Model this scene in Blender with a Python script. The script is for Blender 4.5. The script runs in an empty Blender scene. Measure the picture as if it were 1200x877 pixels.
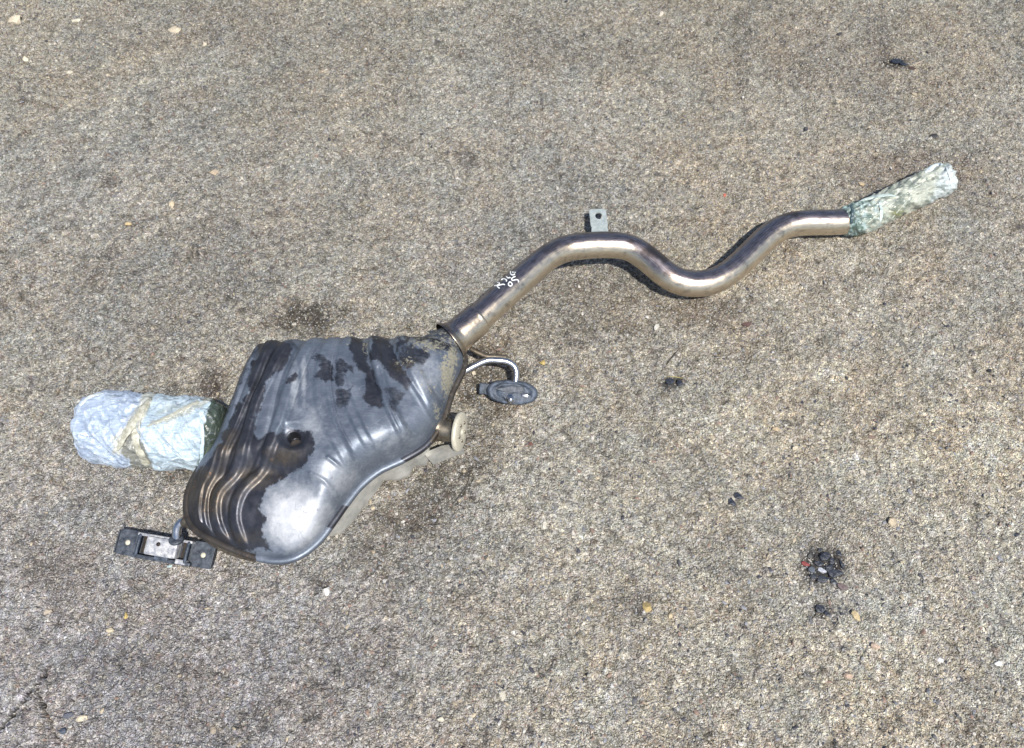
import bpy, bmesh, math, random
import numpy as np
from mathutils import Vector, Matrix
from mathutils.bvhtree import BVHTree

random.seed(7)
RNG = np.random.default_rng(11)
sc = bpy.context.scene
COL = sc.collection

# ------------------------------------------------------------------ camera
PITCH = math.radians(62.0)
DIST = 1.45
FPX = 906.0                      # focal length in pixels of a 1200 px wide frame
CAM = Vector((0, -DIST*math.cos(PITCH), DIST*math.sin(PITCH)))
cam_d = bpy.data.cameras.new('camera')
cam = bpy.data.objects.new('camera', cam_d); COL.objects.link(cam)
cam.location = CAM
cam.rotation_euler = (math.pi/2-PITCH, 0, 0)
cam_d.sensor_fit = 'HORIZONTAL'; cam_d.sensor_width = 36.0
cam_d.lens = 36.0*FPX/1200.0
cam_d.clip_start = 0.01; cam_d.clip_end = 500
sc.camera = cam

# ------------------------------------------------------------------ light
SUN_EL = math.radians(62.0)
SUN_AZ = math.radians(150.0)      # compass style: 0 = +Y, 90 = +X
to_sun = Vector((math.sin(SUN_AZ)*math.cos(SUN_EL), math.cos(SUN_AZ)*math.cos(SUN_EL), math.sin(SUN_EL)))
w = bpy.data.worlds.new('World'); sc.world = w; w.use_nodes = True
nt = w.node_tree; nt.nodes.clear()
sky = nt.nodes.new('ShaderNodeTexSky'); sky.sky_type = 'NISHITA'; sky.sun_disc = False
sky.sun_elevation = SUN_EL; sky.sun_rotation = SUN_AZ
sky.air_density = 1.0; sky.dust_density = 1.2; sky.ozone_density = 1.2
bg = nt.nodes.new('ShaderNodeBackground'); bg.inputs['Strength'].default_value = 0.095
wo = nt.nodes.new('ShaderNodeOutputWorld')
nt.links.new(sky.outputs[0], bg.inputs['Color']); nt.links.new(bg.outputs[0], wo.inputs['Surface'])
sun_d = bpy.data.lights.new('sun', 'SUN'); sun_d.energy = 4.2; sun_d.angle = math.radians(2.0)
sun_d.color = (1.0, 0.955, 0.88)
sun = bpy.data.objects.new('sun', sun_d); COL.objects.link(sun)
sun.rotation_euler = to_sun.to_track_quat('Z', 'Y').to_euler()
vs = sc.view_settings
vs.view_transform = 'Standard'; vs.look = 'None'; vs.gamma = 1.0; vs.use_curve_mapping = False
vs.exposure = 0.40

# ------------------------------------------------------------------ geometry of the place: photo pixel -> point at a height
SP, CP = math.sin(PITCH), math.cos(PITCH)
def W(px, py, z=0.0):
    a = (px-600.0)/FPX; b = -(py-438.5)/FPX
    d = Vector((a, CP + b*SP, -SP + b*CP))
    t = (z-CAM.z)/d.z
    return Vector((CAM.x+d.x*t, CAM.y+d.y*t, z))
def ray(px, py):
    a = (px-600.0)/FPX; b = -(py-438.5)/FPX
    return Vector((a, CP + b*SP, -SP + b*CP)).normalized()
def proj(x, y, z):
    X = x-CAM.x; Y = y-CAM.y; Z = z-CAM.z
    dep = Y*CP - Z*SP
    up = Y*SP + Z*CP
    return 600.0+FPX*X/dep, 438.5-FPX*up/dep

# ------------------------------------------------------------------ numpy noise
def _h(ix, iy, s):
    n = (ix.astype(np.int64)*374761393 + iy.astype(np.int64)*668265263 + s*1442695041) & 0xffffffff
    n = ((n ^ (n >> 13))*1274126177) & 0xffffffff
    n = ((n ^ (n >> 16))*2246822519) & 0xffffffff
    n = n ^ (n >> 15)
    return (n & 0xffffff)/float(0x1000000)
def vn(x, y, s=0):
    ix = np.floor(x); iy = np.floor(y); fx = x-ix; fy = y-iy
    fx = fx*fx*(3-2*fx); fy = fy*fy*(3-2*fy)
    a = _h(ix, iy, s); b = _h(ix+1, iy, s); c = _h(ix, iy+1, s); d = _h(ix+1, iy+1, s)
    return (a+(b-a)*fx)*(1-fy)+(c+(d-c)*fx)*fy
def fbm(x, y, o=4, s=0):
    r = 0; a = .5; t = 0
    for k in range(o):
        r = r+a*vn(x, y, s+k*17); t += a; x = x*2.03+3.1; y = y*2.03+1.7; a *= .5
    return r/t
def worley(x, y, s=0):
    ix = np.floor(x); iy = np.floor(y)
    f1 = np.full(x.shape, 9.0); idv = np.zeros(x.shape)
    for dx in (-1, 0, 1):
        for dy in (-1, 0, 1):
            cx = ix+dx; cy = iy+dy
            px = cx+.15+.7*_h(cx, cy, s); py = cy+.15+.7*_h(cx, cy, s+1)
            d = (x-px)**2+(y-py)**2
            m = d < f1
            f1 = np.where(m, d, f1); idv = np.where(m, _h(cx, cy, s+2), idv)
    return np.sqrt(f1), idv
def sstep(a, b, v):
    t = np.clip((v-a)/(b-a), 0, 1); return t*t*(3-2*t)
def pline(x, y, pts):
    """distance to a polyline, position along it 0..1, signed side"""
    best = np.full(x.shape, 1e9); par = np.zeros(x.shape); side = np.zeros(x.shape)
    L = [0]
    for i in range(len(pts)-1): L.append(L[-1]+math.dist(pts[i], pts[i+1]))
    for i in range(len(pts)-1):
        ax, ay = pts[i]; bx, by = pts[i+1]; vx, vy = bx-ax, by-ay; l2 = vx*vx+vy*vy
        t = np.clip(((x-ax)*vx+(y-ay)*vy)/l2, 0, 1)
        ex = x-(ax+t*vx); ey = y-(ay+t*vy); d = np.sqrt(ex*ex+ey*ey)
        m = d < best
        best = np.where(m, d, best); par = np.where(m, (L[i]+t*(L[i+1]-L[i]))/L[-1], par)
        side = np.where(m, np.sign(vx*ey-vy*ex), side)
    return best, par, side
def poly_in(x, y, pts):
    """signed distance, positive inside"""
    d, _, _ = pline(x, y, list(pts)+[pts[0]])
    ins = np.zeros(x.shape, bool); n = len(pts)
    for i in range(n):
        x1, y1 = pts[i]; x2, y2 = pts[(i+1) % n]
        if y1 == y2: continue
        c = ((y1 > y) != (y2 > y)) & (x < (x2-x1)*(y-y1)/(y2-y1)+x1)
        ins ^= c
    return np.where(ins, d, -d)
def cr(pts, n, closed=False):
    """Catmull-Rom resample of tuples into n points, evenly in arc length"""
    P = np.array([list(p) for p in pts], float)
    m = len(P); out = []
    segs = m if closed else m-1
    for i in range(segs):
        if closed: a, b, c, d = P[(i-1) % m], P[i], P[(i+1) % m], P[(i+2) % m]
        else: a, b, c, d = P[max(i-1, 0)], P[i], P[i+1], P[min(i+2, m-1)]
        for t in np.linspace(0, 1, 24, endpoint=False):
            out.append(.5*((2*b)+(-a+c)*t+(2*a-5*b+4*c-d)*t*t+(-a+3*b-3*c+d)*t**3))
    out.append(P[0] if closed else P[-1])
    O = np.array(out)
    s = np.concatenate([[0], np.cumsum(np.linalg.norm(np.diff(O, axis=0), axis=1))])
    q = np.linspace(0, s[-1], n, endpoint=not closed)
    return np.stack([np.interp(q, s, O[:, k]) for k in range(P.shape[1])], axis=1)

# ------------------------------------------------------------------ objects
def wloc(o):
    v = Vector(o.location)
    while o.parent: o = o.parent; v = v+o.location
    return v
def link(name, me, mat, parent=None, label=None, cat=None, group=None, kind=None, smooth=True, origin=None):
    n = len(me.vertices); co = np.empty(n*3, np.float32); me.vertices.foreach_get('co', co); co = co.reshape(-1, 3)
    c = np.array(origin) if origin is not None else np.array([(co[:, 0].min()+co[:, 0].max())/2, (co[:, 1].min()+co[:, 1].max())/2, co[:, 2].min()])
    co = co-c; me.vertices.foreach_set('co', co.astype(np.float32).ravel())
    me.polygons.foreach_set('use_smooth', [smooth]*len(me.polygons))
    me.update()
    o = bpy.data.objects.new(name, me); COL.objects.link(o)
    if mat: me.materials.append(mat)
    if parent:
        o.parent = parent; o.location = Vector([float(a) for a in c])-wloc(parent)
    else: o.location = [float(a) for a in c]
    if label: o['label'] = label
    if cat: o['category'] = cat
    if group: o['group'] = group
    if kind: o['kind'] = kind
    return o
def np_mesh(name, V, F):
    me = bpy.data.meshes.new(name)
    V = np.asarray(V, np.float32); F = np.asarray(F, np.int32)
    me.vertices.add(len(V)); me.vertices.foreach_set('co', V.ravel())
    k = F.shape[1]
    me.loops.add(F.size); me.loops.foreach_set('vertex_index', F.ravel())
    me.polygons.add(len(F)); me.polygons.foreach_set('loop_start', np.arange(0, F.size, k, dtype=np.int32))
    me.polygons.foreach_set('loop_total', np.full(len(F), k, np.int32))
    me.update(calc_edges=True); me.validate()
    return me
def grid_faces(nu, nv, wrap_v=False):
    i = np.arange(nu-1)[:, None]; nvv = nv if wrap_v else nv-1
    j = np.arange(nvv)[None, :]; j2 = (j+1) % nv
    return np.stack([(i*nv+j)+0*j, (i*nv+j2), ((i+1)*nv+j2), ((i+1)*nv+j)], -1).reshape(-1, 4)
def attr(me, name, arr):
    a = me.color_attributes.new(name, 'FLOAT_COLOR', 'POINT')
    arr = np.asarray(arr, np.float32)
    if arr.shape[1] == 3: arr = np.concatenate([arr, np.ones((len(arr), 1), np.float32)], 1)
    a.data.foreach_set('color', arr.ravel())
def bm_mesh(name, bm):
    bmesh.ops.recalc_face_normals(bm, faces=bm.faces[:])
    me = bpy.data.meshes.new(name); bm.to_mesh(me); bm.free(); return me
def tube_data(path, rad, n=24, cap=True, disp=None, flat=None):
    """path (m,3), rad scalar/array; returns V,F; disp(u, theta)->factor; flat=(ref_up, wy, wz) elliptical section"""
    P = np.asarray(path, float); m = len(P)
    R = np.full(m, rad) if np.isscalar(rad) else np.asarray(rad)
    T = np.gradient(P, axis=0); T /= np.linalg.norm(T, axis=1)[:, None]
    up = np.array([0, 0, 1.0])
    if abs(T[0] @ up) > .9: up = np.array([0, 1.0, 0])
    N = np.zeros_like(P); n0 = up-(up @ T[0])*T[0]; n0 /= np.linalg.norm(n0); N[0] = n0
    for i in range(1, m):
        v = N[i-1]-(N[i-1] @ T[i])*T[i]; N[i] = v/np.linalg.norm(v)
    B = np.cross(T, N)
    th = np.linspace(0, 2*math.pi, n, endpoint=False)
    c = np.cos(th)[None, :, None]; s = np.sin(th)[None, :, None]
    r = R[:, None, None]
    if disp is not None:
        U, TH = np.meshgrid(np.linspace(0, 1, m), th, indexing='ij'); r = r*disp(U, TH)[:, :, None]
    a, b = flat if flat else (1, 1)
    V = P[:, None, :]+r*(c*N[:, None, :]*a+s*B[:, None, :]*b)
    return V, grid_faces(m, n, True), P
def tube(name, path, rad, mat, parent, n=24, disp=None, flat=None, wall=None, **k):
    V, F, P = tube_data(path, rad, n, disp=disp, flat=flat)
    m = len(P); V = V.reshape(-1, 3)
    me = bpy.data.meshes.new(name)
    faces = [tuple(f) for f in F]
    verts = [tuple(v) for v in V]
    for e in (0, m-1):
        base = e*n
        if wall:                                    # an open end: lip and bore
            idx = []; c = P[e]; inw = (P[1]-P[0]) if e == 0 else (P[-2]-P[-1])
            inw = inw/np.linalg.norm(inw)
            for dep, fr in ((0, 1-wall), (1.6, 1-wall), (1.6, 0.001)):
                ring = []
                for j in range(n):
                    v = c+(V[base+j]-c)*fr+inw*dep*np.linalg.norm(V[base]-c); ring.append(len(verts)); verts.append(tuple(v))
                idx.append(ring)
            prev = [base+j for j in range(n)]
            for ring in idx:
                for j in range(n): faces.append((prev[j], prev[(j+1) % n], ring[(j+1) % n], ring[j]))
                prev = ring
        else:
            ci = len(verts); verts.append(tuple(P[e]))
            for j in range(n): faces.append((base+j, base+(j+1) % n, ci))
    me.from_pydata(verts, [], faces); me.update()
    bm = bmesh.new(); bm.from_mesh(me); bmesh.ops.recalc_face_normals(bm, faces=bm.faces[:]); bm.to_mesh(me); bm.free()
    return link(name, me, mat, parent, **k)
class Frame:
    """local frame on the place: origin, x axis along a direction, z up (optionally tilted)"""
    def __init__(s, o, xdir, up=Vector((0, 0, 1))):
        x = Vector(xdir).normalized(); z = (up-x*up.dot(x)).normalized(); y = z.cross(x)
        s.m = Matrix((x, y, z)).transposed().to_4x4(); s.m.translation = Vector(o)
    def p(s, x, y, z=0): return s.m @ Vector((x, y, z))
def box(bm, fr, x0, x1, y0, y1, z0, z1, bev=.001, seg=2):
    vs_ = [bm.verts.new(fr.p(x, y, z)) for x in (x0, x1) for y in (y0, y1) for z in (z0, z1)]
    q = [(0, 1, 3, 2), (4, 6, 7, 5), (0, 4, 5, 1), (2, 3, 7, 6), (0, 2, 6, 4), (1, 5, 7, 3)]
    fs = [bm.faces.new([vs_[i] for i in f]) for f in q]
    es = list({e for f in fs for e in f.edges})
    if bev: bmesh.ops.bevel(bm, geom=es, offset=bev, segments=seg, affect='EDGES', profile=.6)
def prism(bm, fr, pts, z0, z1, bev=.001):
    a = [bm.verts.new(fr.p(x, y, z0)) for x, y in pts]; b = [bm.verts.new(fr.p(x, y, z1)) for x, y in pts]
    fs = [bm.faces.new(a[::-1]), bm.faces.new(b)]
    n = len(pts)
    for i in range(n): fs.append(bm.faces.new((a[i], a[(i+1) % n], b[(i+1) % n], b[i])))
    if bev:
        es = [e for e in fs[0].edges]+[e for e in fs[1].edges]
        bmesh.ops.bevel(bm, geom=es, offset=bev, segments=2, affect='EDGES', profile=.6)
def plate_hole(bm, fr, outer, hole, z0, z1):
    """plate with one hole; outer and hole have the same number of points"""
    n = len(outer); R = {}
    for key, pts, z in (('oa', outer, z0), ('ob', outer, z1), ('ha', hole, z0), ('hb', hole, z1)):
        R[key] = [bm.verts.new(fr.p(x, y, z)) for x, y in pts]
    for i in range(n):
        j = (i+1) % n
        bm.faces.new((R['oa'][i], R['oa'][j], R['ob'][j], R['ob'][i]))
        bm.faces.new((R['hb'][i], R['hb'][j], R['ha'][j], R['ha'][i]))
        bm.faces.new((R['ob'][i], R['ob'][j], R['hb'][j], R['hb'][i]))
        bm.faces.new((R['oa'][j], R['oa'][i], R['ha'][i], R['ha'][j]))
def rrect(x0, x1, y0, y1, r, k=4):
    out = []
    for cx, cy, a0 in ((x1-r, y1-r, 0), (x0+r, y1-r, 90), (x0+r, y0+r, 180), (x1-r, y0+r, 270)):
        for i in range(k+1):
            a = math.radians(a0+90*i/k); out.append((cx+r*math.cos(a), cy+r*math.sin(a)))
    return out
def ellipse(cx, cy, a, b, n, ph=0):
    return [(cx+a*math.cos(2*math.pi*i/n+ph), cy+b*math.sin(2*math.pi*i/n+ph)) for i in range(n)]
def lathe(bm, fr, prof, n=32):
    """prof: list of (r, z) about the frame's z axis"""
    rings = []
    for r, z in prof:
        rings.append([bm.verts.new(fr.p(max(r, 1e-5)*math.cos(2*math.pi*i/n), max(r, 1e-5)*math.sin(2*math.pi*i/n), z)) for i in range(n)])
    for a, b in zip(rings, rings[1:]):
        for i in range(n): bm.faces.new((a[i], a[(i+1) % n], b[(i+1) % n], b[i]))

# ------------------------------------------------------------------ materials
class NT:
    vdim = '3D'
    def __init__(s, name):
        s.mat = bpy.data.materials.new(name); s.mat.use_nodes = True
        s.t = s.mat.node_tree; s.t.nodes.clear()
        s.out = s.t.nodes.new('ShaderNodeOutputMaterial'); s.b = s.t.nodes.new('ShaderNodeBsdfPrincipled')
        s.t.links.new(s.b.outputs[0], s.out.inputs['Surface'])
        s.geo = s.t.nodes.new('ShaderNodeNewGeometry')
        s.pos = s.geo.outputs['Position']
        s.tc = s.t.nodes.new('ShaderNodeTexCoord')
        s.pos = s.tc.outputs['Object']
    def set(s, sock, v):
        i = s.b.inputs[sock]
        if hasattr(v, 'is_linked') or hasattr(v, 'node'): s.t.links.new(v, i)
        else: i.default_value = v
    def lk(s, a, b):
        if hasattr(a, 'node'): s.t.links.new(a, b)
        else: b.default_value = a
    def scale(s, v, sc3, rot=0):
        m = s.t.nodes.new('ShaderNodeMapping'); m.inputs['Scale'].default_value = sc3; m.inputs['Rotation'].default_value = (0, 0, rot)
        s.lk(v, m.inputs['Vector']); return m.outputs[0]
    def noise(s, scale, detail=4, rough=.55, vec=None, col=False, dist=0):
        n = s.t.nodes.new('ShaderNodeTexNoise'); n.noise_dimensions = s.vdim; n.inputs['Scale'].default_value = scale
        n.inputs['Detail'].default_value = detail; n.inputs['Roughness'].default_value = rough; n.inputs['Distortion'].default_value = dist
        s.lk(vec or s.pos, n.inputs['Vector']); return n.outputs['Color' if col else 'Fac']
    def vor(s, scale, out='Distance', vec=None, rnd=1, feat='F1'):
        n = s.t.nodes.new('ShaderNodeTexVoronoi'); n.feature = feat; n.voronoi_dimensions = s.vdim; n.inputs['Scale'].default_value = scale; n.inputs['Randomness'].default_value = rnd
        s.lk(vec or s.pos, n.inputs['Vector']); return n.outputs[out]
    def ramp(s, f, stops, const=False):
        n = s.t.nodes.new('ShaderNodeValToRGB'); e = n.color_ramp.elements
        if const: n.color_ramp.interpolation = 'CONSTANT'
        while len(e) < len(stops): e.new(.5)
        for k, (p, c) in enumerate(stops):
            e[k].position = p; e[k].color = (c, c, c, 1) if isinstance(c, (int, float)) else (*c, 1)
        s.lk(f, n.inputs[0]); return n.outputs[0]
    def mix(s, f, a, b, mode='MIX'):
        n = s.t.nodes.new('ShaderNodeMix'); n.data_type = 'RGBA'; n.blend_type = mode
        s.lk(f, n.inputs[0])
        for v, i in ((a, 6), (b, 7)):
            if isinstance(v, (int, float)): v = (v, v, v, 1)
            elif isinstance(v, tuple) and len(v) == 3: v = (*v, 1)
            s.lk(v, n.inputs[i])
        return n.outputs[2]
    def math(s, op, a, b=0.0, clamp=False):
        n = s.t.nodes.new('ShaderNodeMath'); n.operation = op; n.use_clamp = clamp
        s.lk(a, n.inputs[0]); s.lk(b, n.inputs[1]); return n.outputs[0]
    def attr(s, name):
        n = s.t.nodes.new('ShaderNodeAttribute'); n.attribute_name = name; return n.outputs['Color']
    def sep(s, c):
        n = s.t.nodes.new('ShaderNodeSeparateColor'); s.lk(c, n.inputs[0]); return n.outputs
    def bump(s, h, dist, strength=1.0, prev=None):
        n = s.t.nodes.new('ShaderNodeBump'); n.inputs['Distance'].default_value = dist; n.inputs['Strength'].default_value = strength
        s.lk(h, n.inputs['Height'])
        if prev: s.lk(prev, n.inputs['Normal'])
        return n.outputs[0]

def m_ground():
    m = NT('worn_concrete'); m.vdim = '2D'
    base = m.attr('tone')
    f1 = m.noise(460, 2, .6)
    col = m.mix(m.ramp(f1, [(.30, 0), (.70, 1)]), m.mix(1, base, (.68, .66, .64), 'MULTIPLY'), m.mix(1, base, (1.44, 1.43, 1.40), 'MULTIPLY'))
    # small aggregate: pale and dark grains of a few millimetres
    f2 = m.noise(170, 3, .65, vec=m.scale(m.pos, (1, 1.7, 1), -.66))
    col = m.mix(m.ramp(f2, [(.36, 0), (.60, 1)]), m.mix(1, col, (.70, .68, .66), 'MULTIPLY'), m.mix(1, col, (1.18, 1.17, 1.15), 'MULTIPLY'))
    ft = m.noise(60, 4, .7, col=True)
    col = m.mix(.16, col, m.mix(1, col, m.mix(.8, (1, 1, 1), ft), 'MULTIPLY'))
    # crushed aggregate: cells of different tone with dark joints between them
    nz = m.noise(130, 3, .6, col=True)
    wv = m.t.nodes.new('ShaderNodeVectorMath'); wv.operation = 'MULTIPLY_ADD'
    m.lk(nz, wv.inputs[0]); wv.inputs[1].default_value = (.006, .006, .006); m.lk(m.pos, wv.inputs[2]); wp = wv.outputs[0]
    hh = None
    for sc_v, lo, hi, ed, fc in ((165, .66, 1.36, .60, .60), (290, .66, 1.36, .5, .48)):
        cc = m.sep(m.vor(sc_v, 'Color', vec=wp)); de = m.vor(sc_v, 'Distance', vec=wp, feat='DISTANCE_TO_EDGE')
        lum = m.ramp(cc[0], [(0, lo*.8), (.25, lo), (.7, 1.05), (.9, hi), (1, hi*1.15)])
        warm = m.mix(m.ramp(cc[1], [(.2, 0), (.8, 1)]), (.96, .98, 1.04), (1.04, 1.0, .92))
        col = m.mix(fc, col, m.mix(1, lum, warm, 'MULTIPLY'), 'MULTIPLY')
        joint = m.math('MULTIPLY', m.ramp(de, [(.02, 1), (.10, 0)]), m.ramp(m.noise(45, 3), [(.35, 0), (.6, ed)]))
        col = m.mix(joint, col, m.mix(1, col, (.35, .33, .30), 'MULTIPLY'))
        hc = m.math('MULTIPLY', m.ramp(de, [(0, 0), (.25, 1)]), m.math('ADD', cc[2], .25)); hh = hc if hh is None else m.math('ADD', hh, m.math('MULTIPLY', hc, .6))
    vc = m.sep(m.vor(330, 'Color')); vd = m.vor(330, 'Distance')
    core = m.ramp(vd, [(.28, 1), (.50, 0)])
    pale = m.math('MULTIPLY', core, m.ramp(vc[0], [(0, 1), (.22, 0)], True))
    dark = m.math('MULTIPLY', core, m.ramp(vc[0], [(0, 0), (.86, 0), (.87, 1)], True))
    tint = m.ramp(vc[1], [(0, (.74, .70, .60)), (.3, (.82, .81, .78)), (.6, (.62, .57, .45)), (.8, (.40, .44, .50)), (1, (.45, .30, .24))])
    col = m.mix(m.math('MULTIPLY', pale, .85), col, tint)
    col = m.mix(m.math('MULTIPLY', dark, .6), col, (.07, .065, .065))
    vc2 = m.sep(m.vor(150, 'Color')); vd2 = m.vor(150, 'Distance')
    core2 = m.ramp(vd2, [(.25, 1), (.45, 0)])
    pale2 = m.math('MULTIPLY', core2, m.ramp(vc2[0], [(0, 1), (.10, 0)], True))
    col = m.mix(m.math('MULTIPLY', pale2, .7), col, m.ramp(vc2[1], [(0, (.60, .52, .38)), (.4, (.58, .57, .55)), (.7, (.34, .37, .42)), (1, (.40, .24, .18))]))
    m.set('Base Color', col)
    m.set('Roughness', m.ramp(m.noise(90, 3), [(.3, .62), (.7, .92)]))
    m.set('Specular IOR Level', .35)
    h = m.math('ADD', m.math('MULTIPLY', m.noise(260, 4, .7), .9), m.math('MULTIPLY', core, .30))
    h = m.math('ADD', h, m.math('MULTIPLY', core2, .25))
    m.set('Normal', m.bump(m.math('ADD', m.math('ADD', h, m.math('MULTIPLY', f2, .6)), m.math('MULTIPLY', hh, .36)), .0062, 1.0))
    return m.mat
def m_shell():
    m = NT('stained_stainless_shell')
    a = m.sep(m.attr('wear'))            # r film, g brown heat tint, b crust
    wob = m.noise(1.0, 5, .75, vec=m.scale(m.pos, (70, 260, 150), -.65))
    film = m.ramp(m.math('ADD', a[0], m.math('MULTIPLY', m.math('SUBTRACT', wob, .5), .95)), [(.28, 0), (.70, 1)])
    brn = m.ramp(m.math('ADD', a[1], m.math('MULTIPLY', m.math('SUBTRACT', m.noise(60, 4), .5), .8)), [(.3, 0), (.8, 1)])
    clean = m.mix(brn, (.085, .090, .108), (.135, .118, .100))
    clean = m.mix(m.ramp(m.noise(35, 5, .65), [(.35, 0), (.7, 1)]), m.mix(1, clean, (.62, .6, .6), 'MULTIPLY'), clean)
    sp = m.ramp(m.noise(120, 4, .7), [(.62, 0), (.72, 1)])
    clean = m.mix(m.math('MULTIPLY', sp, brn), clean, (.30, .16, .08))
    filmc = m.mix(m.ramp(m.noise(22, 5, .6), [(.3, 0), (.7, 1)]), (.10, .125, .165), (.23, .262, .315))
    str_ = m.scale(m.pos, (9, 60, 30), .35)
    filmc = m.mix(m.ramp(m.noise(7, 5, .6, vec=str_), [(.35, .35), (.65, 0)]), filmc, (.075, .09, .115))
    whit = m.ramp(a[1], [(0, 0), (1, 0)])
    dep = m.ramp(m.math('ADD', m.attr('dust_highlight'), m.math('MULTIPLY', m.math('SUBTRACT', m.noise(60, 6, .72), .5), .75)), [(.20, 0), (.85, 1)])  # pale dust plus the lobe's sun sheen, painted as lighter film
    filmc = m.mix(dep, filmc, m.mix(m.noise(90, 4, .7), (.36, .38, .415), (.62, .625, .64)))
    ln = m.noise(11, 3, .5, dist=.6); ln2 = m.noise(26, 2, .5, vec=m.scale(m.pos, (1, 1, 1), 1.1), dist=.4)
    filmc = m.mix(m.ramp(ln, [(.490, 0), (.5, .12), (.506, 0)]), filmc, (.52, .55, .60))
    filmc = m.mix(m.ramp(ln2, [(.494, 0), (.5, .30), (.503, 0)]), filmc, (.08, .09, .12))
    filmc = m.mix(m.ramp(m.vor(520), [(.06, .55), (.12, 0)]), filmc, (.12, .12, .14))
    filmc = m.mix(m.ramp(m.noise(75, 3, .5), [(.70, 0), (.73, .7)]), filmc, (.20, .20, .23))
    # crust: dried mud, mottled
    cr_ = m.ramp(m.math('ADD', a[2], m.math('MULTIPLY', m.math('SUBTRACT', m.noise(150, 5, .75), .5), 1.3)), [(.48, 0), (.62, 1)])
    crc = m.mix(m.noise(300, 3), (.10, .095, .07), (.36, .34, .27))
    col = m.mix(film, clean, filmc); col = m.mix(cr_, col, crc)
    m.set('Base Color', col)
    met = m.mix(film, .80, m.mix(dep, .55, .22)); met = m.mix(cr_, met, 0.1); m.set('Metallic', met)
    r = m.mix(film, m.ramp(m.noise(80, 4), [(.3, .36), (.7, .58)]), m.ramp(m.noise(40, 4), [(.3, .42), (.7, .58)])); r = m.mix(cr_, r, .75)
    m.set('Roughness', r)
    h = m.math('ADD', m.noise(45, 3, .5), m.math('MULTIPLY', m.noise(500, 3, .6), .10))
    h = m.math('ADD', h, m.math('MULTIPLY', cr_, .25))
    h = m.math('ADD', h, m.math('MULTIPLY', film, .05))
    m.set('Normal', m.bump(h, .0018, .55))
    return m.mat
def m_steel(name, c1, c2, r0=.2, r1=.4, metal=1.0, rust=.0, bumpd=.0006, scale=60, streak=True):
    m = NT(name)
    n1 = m.noise(scale, 5, .65)
    col = m.mix(m.ramp(n1, [(.35, 0), (.65, 1)]), c1, c2)
    fine = m.noise(700, 3, .6)
    col = m.mix(m.ramp(fine, [(.3, .25), (.6, 0)]), col, tuple(v*.5 for v in c1))
    met = metal
    if rust > 0:
        rf = m.ramp(m.noise(scale*1.6, 5, .7), [(.70-rust*.3, 0), (.78-rust*.3, 1)])
        col = m.mix(m.math('MULTIPLY', rf, .8), col, (.22, .10, .04))
        met = m.math('SUBTRACT', metal, m.math('MULTIPLY', rf, metal*.8))
    m.set('Base Color', col); m.set('Metallic', met)
    m.set('Roughness', m.ramp(m.noise(scale*1.3, 4), [(.3, r0), (.7, r1)]))
    m.set('Normal', m.bump(m.math('ADD', m.noise(scale*1.5, 3), m.math('MULTIPLY', fine, .15)), bumpd, .6))
    return m.mat
def m_pipe():
    m = NT('drawn_steel_pipe')
    a = m.sep(m.attr('along'))          # r position along, g angle, b dirt
    cx = m.t.nodes.new('ShaderNodeCombineXYZ'); m.lk(m.math('MULTIPLY', a[0], 14), cx.inputs[0]); m.lk(m.math('MULTIPLY', a[1], 60), cx.inputs[1])
    v = cx.outputs[0]
    st = m.noise(1.0, 5, .7, vec=v)
    col = m.mix(m.ramp(st, [(.35, 0), (.65, 1)]), (.50, .43, .335), (.78, .675, .52))
    shade_mix = m.ramp(m.math('ADD', a[3] if False else m.sep(m.attr('side_shade'))[0], m.math('MULTIPLY', m.math('SUBTRACT', m.noise(30, 5, .7), .5), .5)), [(.35, 0), (.62, 1)])  # dark reflection on the pipe's upper left side, painted as colour
    col = m.mix(shade_mix, col, m.mix(m.ramp(st, [(.4, 0), (.6, 1)]), (.15, .125, .13), (.34, .31, .325)))
    blot = m.ramp(m.noise(38, 5, .7), [(.55, 0), (.68, 1)])
    col = m.mix(m.math('MULTIPLY', blot, .55), col, (.15, .125, .12))
    col = m.mix(m.math('MULTIPLY', a[2], .85), col, (.10, .075, .06))
    rs = m.ramp(m.noise(95, 3, .6), [(.735, 0), (.76, 1)])
    col = m.mix(m.math('MULTIPLY', rs, .8), col, (.30, .13, .05))
    m.set('Base Color', col); m.set('Metallic', m.math('SUBTRACT', .95, m.math('MULTIPLY', rs, .8)))
    m.set('Roughness', m.ramp(m.noise(70, 4), [(.3, .27), (.7, .42)]))
    m.set('Normal', m.bump(m.math('ADD', st, m.math('MULTIPLY', m.noise(120, 3), .6)), .0005, .5))
    return m.mat
def m_plastic():
    m = NT('crumpled_plastic_wrap')
    a = m.attr('tone')
    v = m.scale(m.pos, (22, 120, 60), .6)
    n = m.noise(1.3, 4, .55, vec=v, dist=1.6); n2 = m.noise(2.4, 3, .55, vec=m.scale(m.pos, (60, 30, 60), -.4), dist=.8)
    col = m.mix(m.ramp(n, [(.3, 0), (.68, 1)]), m.mix(1, a, (.55, .60, .64), 'MULTIPLY'), a)
    col = m.mix(m.ramp(n2, [(.60, 0), (.72, .5)]), col, (.78, .80, .80))
    m.set('Base Color', col); m.set('Roughness', m.ramp(n2, [(.3, .16), (.7, .42)]))
    m.set('Specular IOR Level', .6); m.set('Subsurface Weight', .08); m.set('Subsurface Radius', (.01, .01, .01))
    m.set('Normal', m.bump(m.math('ADD', n, m.math('MULTIPLY', n2, .6)), .0018, .8))
    return m.mat
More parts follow.
